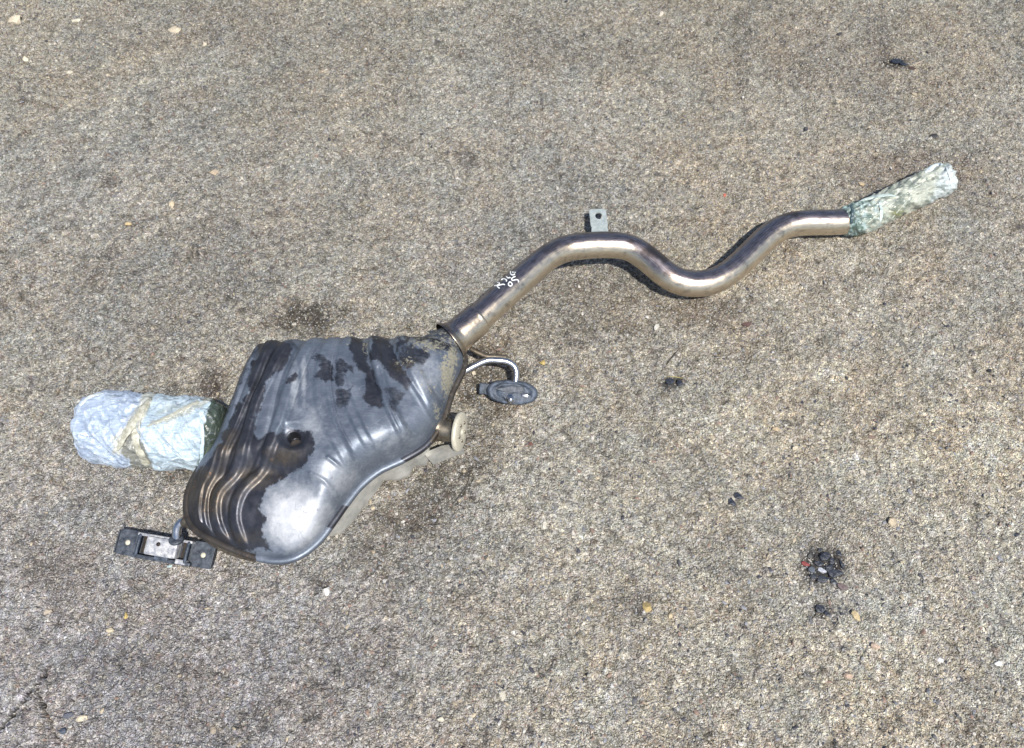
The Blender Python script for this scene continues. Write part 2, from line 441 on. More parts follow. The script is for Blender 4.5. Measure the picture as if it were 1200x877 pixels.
def m_plain(name, c1, c2, rough=.6, scale=200, bumpd=.0008, metal=0.0, spec=.5):
    m = NT(name); n = m.noise(scale, 5, .65)
    m.set('Base Color', m.mix(m.ramp(n, [(.35, 0), (.65, 1)]), c1, c2)); m.set('Roughness', rough); m.set('Metallic', metal); m.set('Specular IOR Level', spec)
    m.set('Normal', m.bump(n, bumpd, .7)); return m.mat
def m_attr(name, rough=.65):
    m = NT(name); n = m.noise(500, 4, .65)
    m.set('Base Color', m.mix(m.ramp(n, [(.35, .9), (.6, 0)]), m.attr('tone'), m.mix(1, m.attr('tone'), (.45, .43, .42), 'MULTIPLY'))); m.set('Roughness', rough)
    m.set('Normal', m.bump(n, .0008, .7)); return m.mat

M_ground = m_ground(); M_shell = m_shell(); M_pipe = m_pipe(); M_wrap = m_plastic(); M_stone = m_attr('embedded_stone')
M_rim = m_steel('seam_steel', (.33, .36, .41), (.50, .53, .58), .25, .42, .8, scale=40)
M_lower = m_steel('lower_shell_steel', (.42, .42, .39), (.66, .65, .60), .35, .55, .5, scale=40)
M_rustpipe = m_steel('brown_stained_steel', (.11, .09, .07), (.28, .245, .19), .3, .55, .8, rust=.15, scale=70)
M_rod = m_steel('bright_steel_rod', (.50, .50, .52), (.68, .68, .70), .2, .35, 1, scale=80)
M_zinc = m_steel('zinc_plated_tab', (.34, .39, .38), (.52, .57, .56), .4, .6, .25, scale=120)
M_dark = m_plain('dark_coated_steel', (.020, .026, .038), (.10, .115, .14), .5, 110, .0008, .2)
M_rubber = m_plain('dusty_blue_black_rubber', (.018, .027, .042), (.10, .125, .17), .55, 90, .0024)
M_cast = m_plain('cast_aluminium', (.20, .21, .25), (.58, .58, .58), .5, 110, .0020, .2)
M_disc = m_plain('tarnished_cream_steel', (.46, .43, .34), (.64, .60, .49), .55, 300, .0005, .15)
M_ink = m_plain('white_paint_marker', (.70, .74, .74), (.82, .84, .83), .6)
M_hole = m_plain('recess_shade', (.008, .006, .005), (.03, .02, .015), .7)  # near-black fill that paints the darkness inside holes
M_chip = m_plain('black_plastic_fragment', (.010, .013, .020), (.035, .042, .06), .42, 250, .0015, 0, .5)
M_tape = m_plain('dirty_cream_tape', (.30, .29, .22), (.58, .57, .48), .5, 130, .002)
M_shade_green = m_plain('dull_green_shade', (.035, .055, .035), (.16, .19, .12), .45, 120, .003)  # dark green of the painted shadow strip on the wrap
M_blue = m_plain('pale_blue_paint_dot', (.16, .50, .60), (.30, .62, .68), .5)

# ================================================================== the ground
GX = np.concatenate([-np.geomspace(60, 1.45, 26)[:-1], np.arange(-1.45, 1.4501, .0023), np.geomspace(1.45, 60, 26)[1:]])
GY = np.concatenate([-np.geomspace(60, .66, 26)[:-1], np.arange(-.66, 1.1401, .0023), np.geomspace(1.14, 60, 26)[1:]])
X, Y = np.meshgrid(GX, GY, indexing='xy'); shp = X.shape
x = X.ravel(); y = Y.ravel()
PX, PY = proj(x, y, np.zeros_like(x))
bad = ((y-CAM.y)*CP+CAM.z*SP < .2) | (np.abs(x) > 1.6) | (np.abs(y) > 1.3)
PX = np.where(bad, -900, PX); PY = np.where(bad, -900, PY)
ca, sa = math.cos(math.radians(38)), math.sin(math.radians(38))
xa = x*ca+y*sa; ya = -x*sa+y*ca                                     # brushed direction of the worn surface
z = (fbm(x*9, y*9, 4, 3)-.5)*.008
z += (fbm(xa*55, ya*110, 3, 21)-.5)*.0060                            # shallow trowel streaks
pit = fbm(x*70, y*70, 3, 31); z -= sstep(.60, .78, pit)*.0022       # pits
f, idv = worley(x*92, y*92, 5); st1 = (idv < .42)*sstep(.50, .16, f) ; z += st1*.0030*(0.5+idv)
g, idg = worley(x*52+7, y*52, 9); st2 = (idg < .13)*sstep(.46, .2, g); z += st2*.0034
z += (vn(x*240, y*240, 77)-.5)*.0020
n5 = vn(x*125+.4*xa*60, y*125, 78); z += (n5-.5)*.0036
# groove and crack lines
def groove(pts, wpx, depth, jit=1.5):
    d, t, _ = pline(PX+(vn(PX*.15, PY*.15, 5)-.5)*2*jit*2, PY+(vn(PX*.15, PY*.15, 6)-.5)*4*jit, pts)
    return np.exp(-(d/wpx)**2)*depth*sstep(0, .08, t)*sstep(1, .92, t)
crack = groove([(64, 775), (42, 803), (28, 822), (10, 840), (-4, 858)], 1.5, .011)
crack += groove([(42, 806), (52, 830), (60, 848), (66, 866), (72, 890)], 1.3, .010)
crack += groove([(553, 545), (551, 566), (540, 582), (527, 596)], 1.3, .006)
crack += groove([(792, 412), (780, 428)], 1.3, .004, .5)
z -= crack
z -= groove([(857, 18), (862, 60), (866, 104)], 4, .0030)
rid = groove([(690, 690), (686, 730), (679, 765)], 3, .004)+groove([(735, 745), (722, 790), (705, 835)], 3, .005)+groove([(722, 750), (706, 800), (690, 840)], 2.5, .004)
z += rid
far = sstep(2.5, 1.6, np.maximum(np.abs(x), np.abs(y)))
z = z*far
# colour of the material itself
base = np.array([.610, .590, .528])
T = np.tile(base, (len(x), 1))
lf = fbm(x*3.1+4, y*3.1, 4, 41); lf2 = fbm(x*7, y*7+3, 4, 51); lf3 = fbm(x*22, y*22, 3, 61)
T *= (0.82+.34*lf)[:, None]*(.82+.36*lf2)[:, None]*(.86+.28*lf3)[:, None]
hue = (fbm(x*2.2+9, y*2.2, 3, 71)-.5)*.7
scf = sstep(.60, .72, fbm(xa*5, ya*26, 4, 131))*sstep(.45, .60, fbm(x*4, y*4, 3, 141)); T *= (1+.22*scf)[:, None]
scd = sstep(.62, .74, fbm(xa*7+3, ya*30, 4, 151))*sstep(.45, .60, fbm(x*3+5, y*3, 3, 161)); T *= (1-.22*scd)[:, None]
T *= np.stack([1+.18*hue, 1+.03*hue, 1-.22*hue], 1)
h2 = fbm(x*14, y*14+5, 3, 81)-.5
T *= np.stack([1+.16*h2, np.ones_like(h2), 1-.14*h2], 1)
# cooler, greyer to the lower left, paler and sandier to the right
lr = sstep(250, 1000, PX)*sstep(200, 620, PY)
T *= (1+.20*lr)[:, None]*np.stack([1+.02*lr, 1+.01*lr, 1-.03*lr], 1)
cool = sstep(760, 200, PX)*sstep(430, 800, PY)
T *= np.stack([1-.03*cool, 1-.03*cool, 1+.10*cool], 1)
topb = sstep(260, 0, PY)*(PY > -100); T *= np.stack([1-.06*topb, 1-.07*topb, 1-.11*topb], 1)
# stones' own colours
pal = np.array([[.42, .40, .35], [.36, .36, .37], [.48, .43, .33], [.26, .26, .28], [.52, .50, .46], [.32, .24, .20], [.22, .22, .25], [.44, .43, .42]])
k1 = (idv*9973 % 8).astype(int); k2 = (idg*7919 % 8).astype(int)
T = T*(1-.55*st1[:, None])+pal[k1]*.55*st1[:, None]
T = T*(1-.6*st2[:, None])+pal[k2]*.6*st2[:, None]
dirt = sstep(.50, .74, pit); T *= (1-.30*dirt)[:, None]
T *= (.90+.20*sstep(.2, .8, n5))[:, None]
def stain_shade(cx, cy, rx, ry, k, colr=(.10, .085, .07), ang=0, soft=.55):  # blends stains, and soft shade where noted, into the ground tone
    global T
    a = math.radians(ang); dx = PX-cx; dy = PY-cy
    u = (dx*math.cos(a)+dy*math.sin(a))/rx; v = (-dx*math.sin(a)+dy*math.cos(a))/ry
    n = fbm(PX*.06, PY*.06, 4, int(cx+cy)) - .5
    mm = sstep(1+soft, 1-soft, np.sqrt(u*u+v*v)+n*1.6)*k
    T = T*(1-mm[:, None])+np.array(colr)*mm[:, None]
stain_shade(358, 374, 36, 18, .85, (.085, .075, .06)); stain_shade(250, 452, 13, 20, .8, (.085, .06, .05)); stain_shade(130, 213, 15, 8, .5); stain_shade(100, 203, 12, 6, .35)
stain_shade(548, 189, 13, 12, .5, (.10, .10, .11)); stain_shade(574, 446, 44, 40, .62, (.10, .07, .04)); stain_shade(500, 588, 84, 26, .60, (.11, .09, .065), -36)  # brown stains right of and below the box include painted soft shade
stain_shade(560, 500, 30, 30, .4, (.10, .08, .06))
stain_shade(700, 352, 110, 46, .42, (.15, .12, .085), -8); stain_shade(470, 640, 90, 60, .28, (.13, .12, .11), -30); stain_shade(845, 372, 60, 20, .35, (.17, .12, .09))  # first patch mixes a brownish stain with painted shade below the pipe
stain_shade(1070, 205, 60, 26, .35, (.17, .11, .09)); stain_shade(640, 60, 60, 26, .3, (.15, .12, .10)); stain_shade(820, 545, 26, 14, .25); stain_shade(1140, 850, 14, 18, .5, (.16, .11, .07))
stain_shade(70, 665, 60, 34, .25, (.15, .14, .14)); stain_shade(210, 790, 60, 30, .3, (.13, .12, .11)); stain_shade(130, 780, 50, 24, .3, (.12, .11, .12)); stain_shade(420, 770, 60, 40, .25, (.12, .12, .15))
stain_shade(880, 690, 40, 30, .2, (.14, .13, .14)); stain_shade(850, 640, 30, 24, .25, (.14, .13, .14)); stain_shade(1000, 500, 80, 30, .15); stain_shade(870, 60, 10, 60, .35, (.13, .12, .11), 2)
stain_shade(1030, 65, 16, 40, .35, (.13, .11, .11)); stain_shade(300, 30, 120, 30, .2, (.15, .12, .11)); stain_shade(990, 60, 120, 50, .25, (.20, .15, .12)); stain_shade(200, 320, 160, 60, .2, (.15, .14, .14), -15)
stain_shade(730, 800, 20, 60, .35, (.46, .47, .49), 8); stain_shade(990, 640, 90, 60, .3, (.42, .41, .38)); stain_shade(930, 590, 120, 50, .25, (.42, .41, .37)); stain_shade(140, 590, 60, 20, .25, (.40, .38, .36)); stain_shade(330, 130, 60, 26, .2, (.36, .34, .28))
stain_shade(970, 700, 46, 40, .35, (.44, .44, .43)); stain_shade(60, 420, 60, 30, .15, (.4, .38, .32)); stain_shade(620, 690, 70, 40, .2, (.40, .38, .35)); stain_shade(548, 300, 50, 30, .15, (.32, .33, .37))
stain_shade(967, 664, 26, 20, .9, (.05, .05, .055)); stain_shade(962, 716, 16, 9, .6, (.07, .07, .08)); stain_shade(789, 449, 14, 7, .8, (.05, .055, .06)); stain_shade(1052, 74, 16, 7, .8, (.06, .055, .05)); stain_shade(752, 705, 14, 12, .6, (.10, .095, .10)); stain_shade(380, 684, 12, 10, .5)  # last two paint the shade behind the amber and white stones
stain_shade(215, 555, 40, 12, .45, (.10, .085, .07))
T *= (1-.75*np.clip(crack/.006, 0, 1))[:, None]; T = T*(1+.35*np.clip(rid/.004, 0, 1))[:, None]
T = np.clip(T, .02, .85)
me = np_mesh('ground', np.stack([x, y, z], 1), grid_faces(shp[0], shp[1])[:, ::-1][:, [3, 0, 1, 2]])
# face orientation: make it face up
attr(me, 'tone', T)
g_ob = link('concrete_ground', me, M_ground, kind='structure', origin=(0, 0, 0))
if me.polygons[0].normal.z < 0: me.flip_normals()
def gz(px_, py_):
    p = W(px_, py_); xi = np.searchsorted(GX, p.x); yi = np.searchsorted(GY, p.y)
    xi = min(max(xi, 1), len(GX)-2); yi = min(max(yi, 1), len(GY)-2)
    return float(z.reshape(shp)[yi-1:yi+2, xi-1:xi+2].mean())

# small stones bedded in the surface: far too many to count
ico = bmesh.new(); bmesh.ops.create_icosphere(ico, subdivisions=1, radius=1)
IV = np.array([v.co[:] for v in ico.verts]); IF = np.array([[v.index for v in f.verts] for f in ico.faces]); ico.free()
ico = bmesh.new(); bmesh.ops.create_icosphere(ico, subdivisions=2, radius=1)
IV2 = np.array([v.co[:] for v in ico.verts]); IF2 = np.array([[v.index for v in f.verts] for f in ico.faces]); ico.free()
N = 12000
sx = RNG.uniform(-1.35, 1.35, N); sy = RNG.uniform(-.64, 1.10, N)
rad = .0011+.0022*RNG.random(N)**3
rad[:900] *= 1.55
K2 = 2600; qx2 = RNG.uniform(380, 1260, K2)**1.0; qy2 = 920-RNG.random(K2)**1.4*560
pts2 = [W(a, b) for a, b in zip(qx2, qy2)]
sx[-K2:] = [p.x for p in pts2]; sy[-K2:] = [p.y for p in pts2]; rad[-K2:] = .0016+.0026*RNG.random(K2)**2.2
an = RNG.uniform(0, 6.28, N)
V = np.repeat(IV[None], N, 0)*(1+.30*(RNG.random((N, len(IV), 1))-.5)*2)
V = V*np.stack([RNG.uniform(.8, 1.5, N), RNG.uniform(.6, 1.0, N), RNG.uniform(.35, .7, N)], 1)[:, None, :]*rad[:, None, None]
c, s_ = np.cos(an)[:, None], np.sin(an)[:, None]
V = np.stack([V[..., 0]*c-V[..., 1]*s_, V[..., 0]*s_+V[..., 1]*c, V[..., 2]], -1)
xi = np.clip(np.searchsorted(GX, sx), 1, len(GX)-2); yi = np.clip(np.searchsorted(GY, sy), 1, len(GY)-2)
V += np.stack([sx, sy, z.reshape(shp)[yi, xi]+rad*.15], 1)[:, None, :]
F = (IF[None]+(np.arange(N)*len(IV))[:, None, None]).reshape(-1, 3)
pal2 = np.array([[.52, .49, .42], [.62, .60, .56], [.55, .47, .34], [.40, .39, .38], [.30, .31, .34], [.34, .24, .19], [.66, .63, .57], [.16, .16, .17], [.46, .43, .38], [.07, .07, .09]])
pk = pal2[RNG.integers(0, 10, N)]*RNG.uniform(.65, 1.0, (N, 1))
me = np_mesh('embedded_grit', V.reshape(-1, 3), F); attr(me, 'tone', np.repeat(pk, len(IV), 0))
link('embedded_grit', me, M_stone, label='pale and dark grit bedded in the worn concrete surface', cat='grit', kind='stuff', smooth=False, origin=(0, 0, 0))

# ================================================================== loose stones and fragments (each a thing)
def stone(name, px_, py_, wpx, hpx, colr, label, cat='stone', ang=0, group=None, flat=.55, seed=0, mat=None):
    r = np.random.default_rng(int(px_*13+py_*7+seed))
    p = W(px_, py_); dep = (p-CAM).length; k = dep/FPX/2*.95
    V = IV2*(1+.50*(r.random((len(IV2), 1))-.5))
    # facet it with a few flat cuts
    for _ in range(12):
        n = r.normal(size=3); n /= np.linalg.norm(n); d = V @ n; o = .50+.22*r.random()
        V = V-np.where(d > o, d-o, 0)[:, None]*n
    V = V*np.array([wpx*k, hpx*k/.88, min(wpx, hpx)*k*flat*1.3])
    a = math.radians(ang); V = np.stack([V[:, 0]*math.cos(a)-V[:, 1]*math.sin(a), V[:, 0]*math.sin(a)+V[:, 1]*math.cos(a), V[:, 2]], 1)
    zb = -V[:, 2].min()*.45
    V = V+np.array([p.x, p.y, gz(px_, py_)+zb])
    me = np_mesh(name, V, IF2)
    if mat is None: attr(me, 'tone', np.tile(np.array(colr), (len(V), 1)))
    return link(name, me, mat or M_stone, label=label, cat=cat, group=group, smooth=False)
CREAM = (.66, .58, .44); WHITE = (.72, .72, .70); YEL = (.58, .44, .16); GREY = (.34, .35, .37); BRN = (.24, .15, .11)
LOOSE = 'loose stones on the concrete'
for a in [
 (20, 26, 13, 12, CREAM, 'large cream pebble in the far left corner of the concrete', 0),
 (90, 26, 10, 6, (.68, .64, .50), 'flat pale pebble a short way right of the large cream corner pebble', 10),
 (31, 71, 6, 9, (.70, .66, .50), 'small oval cream pebble near the left edge below the corner pebble', 30),
 (205, 36, 13, 10, (.62, .54, .40), 'wedge shaped sandy pebble near the far edge left of centre', -20),
 (82, 85, 9, 5, (.62, .58, .46), 'thin pale chip of stone below the far left corner', 20),
 (240, 52, 5, 7, CREAM, 'tiny cream pebble just right of the wedge shaped sandy pebble', 0),
 (252, 204, 12, 8, (.52, .42, .30), 'tan pebble alone on the concrete above the silencer', 25),
 (203, 242, 7, 10, (.62, .52, .36), 'upright yellowish pebble above the plastic wrapped tail end', 0),
 (152, 264, 9, 6, (.58, .44, .24), 'ochre pebble above the wide plastic wrapped tail', 10),
 (775, 17, 8, 9, (.66, .60, .50), 'pale pebble at the far edge above the bent pipe', 0),
 (768, 385, 8, 12, (.64, .62, .56), 'pale elongated pebble below the low bend of the pipe', -20),
 (636, 426, 9, 8, YEL, 'yellow pebble on the concrete right of the bent hanger rod', 0),
 (384, 693, 13, 12, (.74, .72, .68), 'white angular stone in front of the silencer lobe', 15),
 (757, 712, 13, 13, (.50, .38, .17), 'amber stone beside a small patch of painted shade in the foreground', 0),
 (785, 722, 8, 8, (.62, .50, .32), 'sandy pebble just right of the amber stone', 0),
 (588, 816, 11, 12, (.60, .56, .46), 'wedge shaped pale stone near the near edge at centre', 40),
 (516, 843, 9, 8, (.66, .62, .50), 'pale pebble left of the wedge shaped stone at the near edge', 0),
 (637, 617, 11, 13, (.68, .64, .54), 'long pale chip on open concrete right of the silencer', -35),
 (932, 526, 8, 6, (.66, .58, .44), 'cream pebble on open concrete right of the damaged patch', 0),
 (1010, 555, 9, 9, (.66, .60, .50), 'cream pebble among pale grit on the right side', 0),
 (910, 503, 12, 9, (.50, .40, .26), 'tan flat stone set in a little ring of grit', 0),
 (95, 842, 13, 8, (.70, .62, .46), 'cream stone in the near left corner beside the crack', 20),
 (148, 722, 5, 8, YEL, 'small yellow chip on the concrete in front of the mounting bracket', 10),
 (129, 739, 12, 6, (.62, .54, .38), 'flat tan chip just left of the small yellow chip', 10),
 (57, 717, 12, 7, (.54, .46, .36), 'flat buff stone near the left edge below the bracket', 20),
 (1045, 612, 15, 11, (.54, .45, .32), 'largest tan stone in the pale grit on the right', 20),
 (1003, 722, 10, 12, (.60, .48, .28), 'ochre stone right of the lower black fragment', 0),
 (1170, 777, 10, 6, WHITE, 'white flat pebble near the right edge in the foreground', 0),
 (1102, 774, 8, 6, (.72, .73, .74), 'white pebble left of the flat one near the right edge', 0),
 (1025, 758, 12, 9, (.58, .44, .34), 'pinkish stone in the foreground below the black fragments', 0),
 (992, 792, 12, 8, (.56, .42, .32), 'brown and cream stone low on the right', 0),
 (875, 381, 14, 7, (.12, .07, .06), 'dark reddish lump on the concrete below the pipe', 20),
 (849, 230, 5, 5, (.50, .14, .10), 'tiny red speck of stone above the bend of the pipe', 0),
 (1010, 216, 9, 7, (.58, .46, .30), 'sandy pebble above the narrow wrapped pipe end', 0),
 (1096, 160, 12, 6, (.035, .035, .04), 'small black lump beyond the narrow wrapped pipe end', 10),
 (944, 152, 7, 6, (.06, .065, .075), 'small dark pebble on the concrete far above the pipe bend', 0),
 (984, 40, 6, 5, (.05, .05, .055), 'small dark pebble near the far edge right of the groove', 0),
 (128, 744, 4, 4, CREAM, 'tiny cream speck beside the flat tan chip', 0),
 (555, 438, 6, 6, CREAM, 'small pale pebble in the dark patch beside the hanger rod', 0),
 (627, 436, 6, 5, (.09, .10, .11), 'small dark pebble just below the yellow pebble', 0),
 (1160, 434, 6, 4, (.02, .02, .03), 'tiny black chip near the right edge beside the open concrete', 20),
 (622, 520, 8, 6, (.20, .10, .08), 'small dark red stone right of the damper disc', 0),
 (250, 856, 10, 8, (.40, .34, .26), 'brownish round stone at the near edge left of centre', 0),
 (75, 857, 10, 9, (.09, .11, .15), 'slate blue stone beside the crack in the near corner', 0),
 (80, 839, 12, 9, (.10, .11, .14), 'dark grey stone between the crack and the cream stone', 10),
]:
    stone('pebble', a[0], a[1], a[2], a[3], a[4], a[5], 'pebble', a[6], LOOSE)

def shard(px_, py_, L, Wd, ang, label, group, colr=None, th=.15, lift=0, tilt=0):
    p = W(px_, py_); k = (p-CAM).length/FPX
    a = math.radians(ang)
    fr = Frame((p.x, p.y, gz(px_, py_)+.0012+lift), Vector((math.cos(a), math.sin(a), math.sin(math.radians(tilt)))))
    r = random.Random(int(px_*31+py_))
    n = 7; pts = []
    for i in range(n):
        t = 2*math.pi*i/n+r.uniform(-.25, .25); q = r.uniform(.75, 1.08)
        pts.append((L/2*k*q*math.cos(t), Wd/2*k*q*math.sin(t)*(1-.35*math.cos(t))))
    bm = bmesh.new(); h = max(.002, Wd*k*th*1.3)
    bot = [bm.verts.new(fr.p(a_, b_, 0)) for a_, b_ in pts]; mid = [bm.verts.new(fr.p(a_*.92, b_*.9, h*.65)) for a_, b_ in pts]
    top = bm.verts.new(fr.p(L*k*.1, 0, h)); top2 = bm.verts.new(fr.p(-L*k*.18, Wd*k*.05, h*.9))
    for i in range(n):
        j = (i+1) % n
        bm.faces.new((bot[i], bot[j], mid[j], mid[i]))
        tt = top if math.cos(2*math.pi*(i+.5)/n) > 0 else top2
        bm.faces.new((mid[i], mid[j], tt))
    bmesh.ops.holes_fill(bm, edges=[e for e in bm.edges if e.is_boundary], sides=0)
    me = bm_mesh('fragment', bm); mat = M_chip
    if colr:
        attr(me, 'tone', np.tile(np.array(colr), (len(me.vertices), 1))); mat = M_stone
    link('fragment', me, mat, label=label, cat='fragment', group=group, smooth=False)
G1 = 'broken fragments in the pothole patch'
for a in [
 (966, 653, 15, 10, 30, 'black angular fragment at the far side of the broken patch', None),
 (959, 661, 13, 8, -20, 'black fragment left of centre in the broken patch', None),
 (974, 658, 10, 7, 70, 'small black fragment between the far ones of the broken patch', None),
 (983, 649, 9, 6, -60, 'black fragment at the far right corner of the broken patch', None),
 (986, 662, 5, 11, 10, 'narrow upright black fragment at the right of the broken patch', None),
 (979, 672, 21, 9, 5, 'longest black fragment at the near right of the broken patch', None),
 (966, 679, 17, 9, -5, 'black fragment nearest the viewer in the broken patch', None),
 (952, 668, 8, 8, 40, 'dark bluish fragment beside the red chip', (.10, .12, .15)),
 (964, 668.5, 12, 6, -25, 'pale grey glinting fragment lying in the middle of the broken patch', (.46, .48, .54)),
 (944, 661, 10, 5, -15, 'red chip at the left edge of the broken patch', (.26, .05, .05)),
 (972, 666, 12, 8, 50, 'black fragment in the middle of the broken patch above the longest one', None),
 (953, 676, 9, 6, 15, 'small black fragment at the near left of the broken patch', None),
 (976, 682, 9, 6, -35, 'small black fragment at the near right corner of the broken patch', None),
 (961, 645, 8, 5, 10, 'thin black sliver beyond the far fragment of the broken patch', None),
 (949, 652, 7, 6, 60, 'tiny grey black grain at the far left of the broken patch', (.09, .09, .09)),
 (987, 688, 14, 8, -10, 'dull purple brown fragment on the near right of the broken patch', (.16, .12, .12)),
]: shard(*a[:6], G1, a[6])
shard(865, 582, 14, 8, -28, 'right half of a pair of glossy black slivers on open concrete', 'glossy black slivers', None)
shard(857, 589, 16, 8, -48, 'left half of a pair of glossy black slivers on open concrete', 'glossy black slivers', None)
shard(961, 714, 13, 12, 20, 'black rounded fragment below the broken patch', 'black fragments below the broken patch')
shard(969, 720, 8, 6, -30, 'small black fragment touching the rounded one below the broken patch', 'black fragments below the broken patch')
shard(785, 448, 13, 9, 10, 'left black crumb of the pair under a dry straw', 'black crumbs below the pipe')
shard(796, 450, 9, 8, -20, 'right black crumb of the pair under a dry straw', 'black crumbs below the pipe')
shard(1049, 73, 13, 8, 10, 'black crumpled lump near the far right edge', 'black lumps at the far right')
shard(1058, 76, 8, 6, -20, 'smaller black bit touching the crumpled lump at the far right', 'black lumps at the far right')
shard(1069, 80, 9, 4, -10, 'thin dark brown flake right of the crumpled lump', 'black lumps at the far right', (.08, .05, .04))
shard(1092, 60, 14, 5, 20, 'grey brown flake near the far right corner', 'black lumps at the far right', (.2, .18, .15))
def straw(pts, r, colr, label, name='dry_straw'):
    P = cr([tuple(W(a, b, gz(a, b)+.003)) for a, b in pts], 16)
    V, F, _ = tube_data(P, np.interp(np.linspace(0, 1, 16), [0, .5, 1], [r*.5, r, r*.4]), 6)
    me = np_mesh(name, V.reshape(-1, 3), F); attr(me, 'tone', np.tile(np.array(colr), (len(me.vertices), 1)))
    link(name, me, M_stone, label=label, cat='straw')
straw([(782, 441), (792, 442), (802, 444)], .0011, (.42, .36, .16), 'short yellowish dry straw lying over two black crumbs')
straw([(1066, 78), (1076, 74), (1084, 70)], .0014, (.55, .46, .34), 'pale dry straw beside the black lump at the far right')
straw([(797, 408), (789, 417), (781, 428)], .0010, (.07, .06, .05), 'thin dark twig on the concrete below the pipe bend', 'twig')
straw([(550, 547), (549, 563), (541, 578), (530, 592)], .0011, (.06, .055, .05), 'thin dark curved thread right of the silencer seam', 'thread')

# ================================================================== the exhaust
root = bpy.data.objects.new('exhaust_silencer', None); COL.objects.link(root)
root.location = W(385, 510, 0); root.empty_display_size = .1
root['label'] = 'stained steel car exhaust with pressed silencer box and long bent pipe lying on concrete'
root['category'] = 'car exhaust'

# --- upper shell of the box
Z0 = .072
# seam outline in plan: photo pixel and the height it is seen at
OUT = [(298, 399, .115), (280, 440, .10), (264, 484, .09), (252, 518, .085), (234, 546, .08), (221, 572, .08), (219, 598, .078), (229, 618, .075), (256, 634, .072), (290, 648, .072),
       (322, 655, .072), (347, 651, .072), (371, 634, .072), (389, 611, .072), (404, 590, .072), (421, 569, .072), (443, 551, .072), (472, 537, .072), (499, 519, .074), (517, 490, .08),
       (527, 455, .09), (541, 420, .10), (538, 398, .11), (515, 388, .115), (465, 387, .118), (410, 388, .12), (360, 391, .12), (320, 393, .118)]
op = [tuple(W(a, b, c))[:2] for a, b, c in OUT]
NA, NR = 640, 190
B = cr(op, NA, True)
C = np.array(tuple(W(392, 508, .12))[:2])
u = np.linspace(0, 1, NR); S = 1-(1-u)**1.9; S[0] = .002
XX = C[0]+S[:, None]*(B[None, :, 0]-C[0]); YY = C[1]+S[:, None]*(B[None, :, 1]-C[1])
SS = np.repeat(S[:, None], NA, 1)
QX, QY = proj(XX, YY, np.full_like(XX, .115))
H = .074-.020*sstep(520, 640, QY)-.012*sstep(470, 560, QX)+.004*np.sin(QX*.02)
# step down from the flat top to the lower left lobe
dS, tS, sd = pline(QX, QY, [(190, 552), (250, 545), (300, 541), (345, 546), (372, 562), (400, 600)])
sgn = dS*sd
lobe = sstep(-12, 16, sgn)*sstep(400, 330, QX)
H = H-.020*lobe+.012*np.exp(-((QX-300)/60)**2-((QY-600)/34)**2)
ex = 4.6+1.8*sstep(560, 400, QY)-1.2*sstep(340, 260, QX)*sstep(540, 600, QY)
ZT = Z0+H*(1-SS**ex)**.50
edge = sstep(1.0, .95, SS)
ribs = [([(304, 385), (273, 483), (249, 541), (231, 566), (224, 603), (232, 625)], 6.4, .0064),
        ([(325, 385), (299, 455), (271, 517), (256, 548), (237, 575), (233, 610), (243, 634)], 6.0, .0062),
        ([(350, 385), (320, 449), (304, 483), (289, 534), (275, 556), (253, 577), (248, 606), (260, 640)], 6.8, .0064),
        ([(378, 385), (347, 459), (335, 497), (322, 530), (304, 556), (282, 577), (272, 606), (280, 645)], 7.4, .0062),
        ([(396, 385), (381, 455), (386, 497), (405, 534), (421, 560)], 8, .0042),
        ([(412, 385), (404, 440), (412, 480), (430, 520), (450, 548)], 6, .0034),
        ([(438, 385), (442, 420), (454, 470), (470, 505), (485, 525)], 7, .0056),
        ([(470, 385), (474, 415), (492, 450), (512, 480)], 8, .0050)]
for pts, wd, A in ribs:
    d, t, s1 = pline(QX, QY, cr(pts, 40).tolist()); ZT += A*edge*np.exp(-(np.abs(d)/(wd*.92))**4.5)*sstep(0, .02, t)*sstep(1, .90, t)
for pts, wd, A in [([(424, 383), (428, 415), (436, 440), (447, 480)], 6, .0062), ([(456, 383), (461, 425), (476, 450)], 6, .0058),
                   ([(366, 385), (336, 449), (322, 505), (309, 545), (288, 563), (266, 592), (266, 632)], 2.6, .0030),
                   ([(338, 385), (308, 455), (283, 520), (262, 556), (243, 590), (244, 625)], 2.2, .0022)]:
    d, t, s1 = pline(QX, QY, cr(pts, 40).tolist()); ZT -= A*edge*np.exp(-(np.abs(d)/wd)**2)*sstep(0, .02, t)*sstep(1, .72, t)
for k_, (pts, wd) in enumerate([([(330, 386), (302, 455), (276, 519), (258, 552), (238, 580), (236, 612)], 1.6), ([(357, 385), (331, 449), (313, 495), (297, 540), (280, 560), (260, 580), (256, 612)], 1.5),
                 ([(386, 385), (358, 455), (346, 497)], 1.6), ([(370, 385), (341, 452), (330, 500)], 1.5), ([(402, 385), (392, 450), (400, 500), (420, 540)], 1.6), ([(446, 440), (462, 490), (478, 520)], 1.6)]):
    d, t, s1 = pline(QX, QY, cr(pts, 40).tolist()); ZT += (0.0 if k_ < 2 or k_ == 3 else -.0018)*edge*np.exp(-(np.abs(d)/wd)**2)*sstep(0, .05, t)*sstep(1, .85, t)
for pts, A in [([(476, 451), (494, 476), (511, 501)], .0016), ([(368, 562), (384, 570), (397, 583)], .0028), ([(390, 546), (405, 556), (420, 568)], .0028)]:
    d, t, s1 = pline(QX, QY, pts); ZT += A*edge*np.exp(-(d/2.4)**2)
# recessed drain hole
dh = np.sqrt((QX-349)**2+((QY-520)*1.12)**2)
ZT += -.0085*np.exp(-(dh/15)**4)+.0016*np.exp(-((dh-17)/4)**2)-.018*sstep(7.5, 5.0, dh)
# dents
ZT += edge*(fbm(XX*26, YY*26, 3, 91)-.5)*.0045
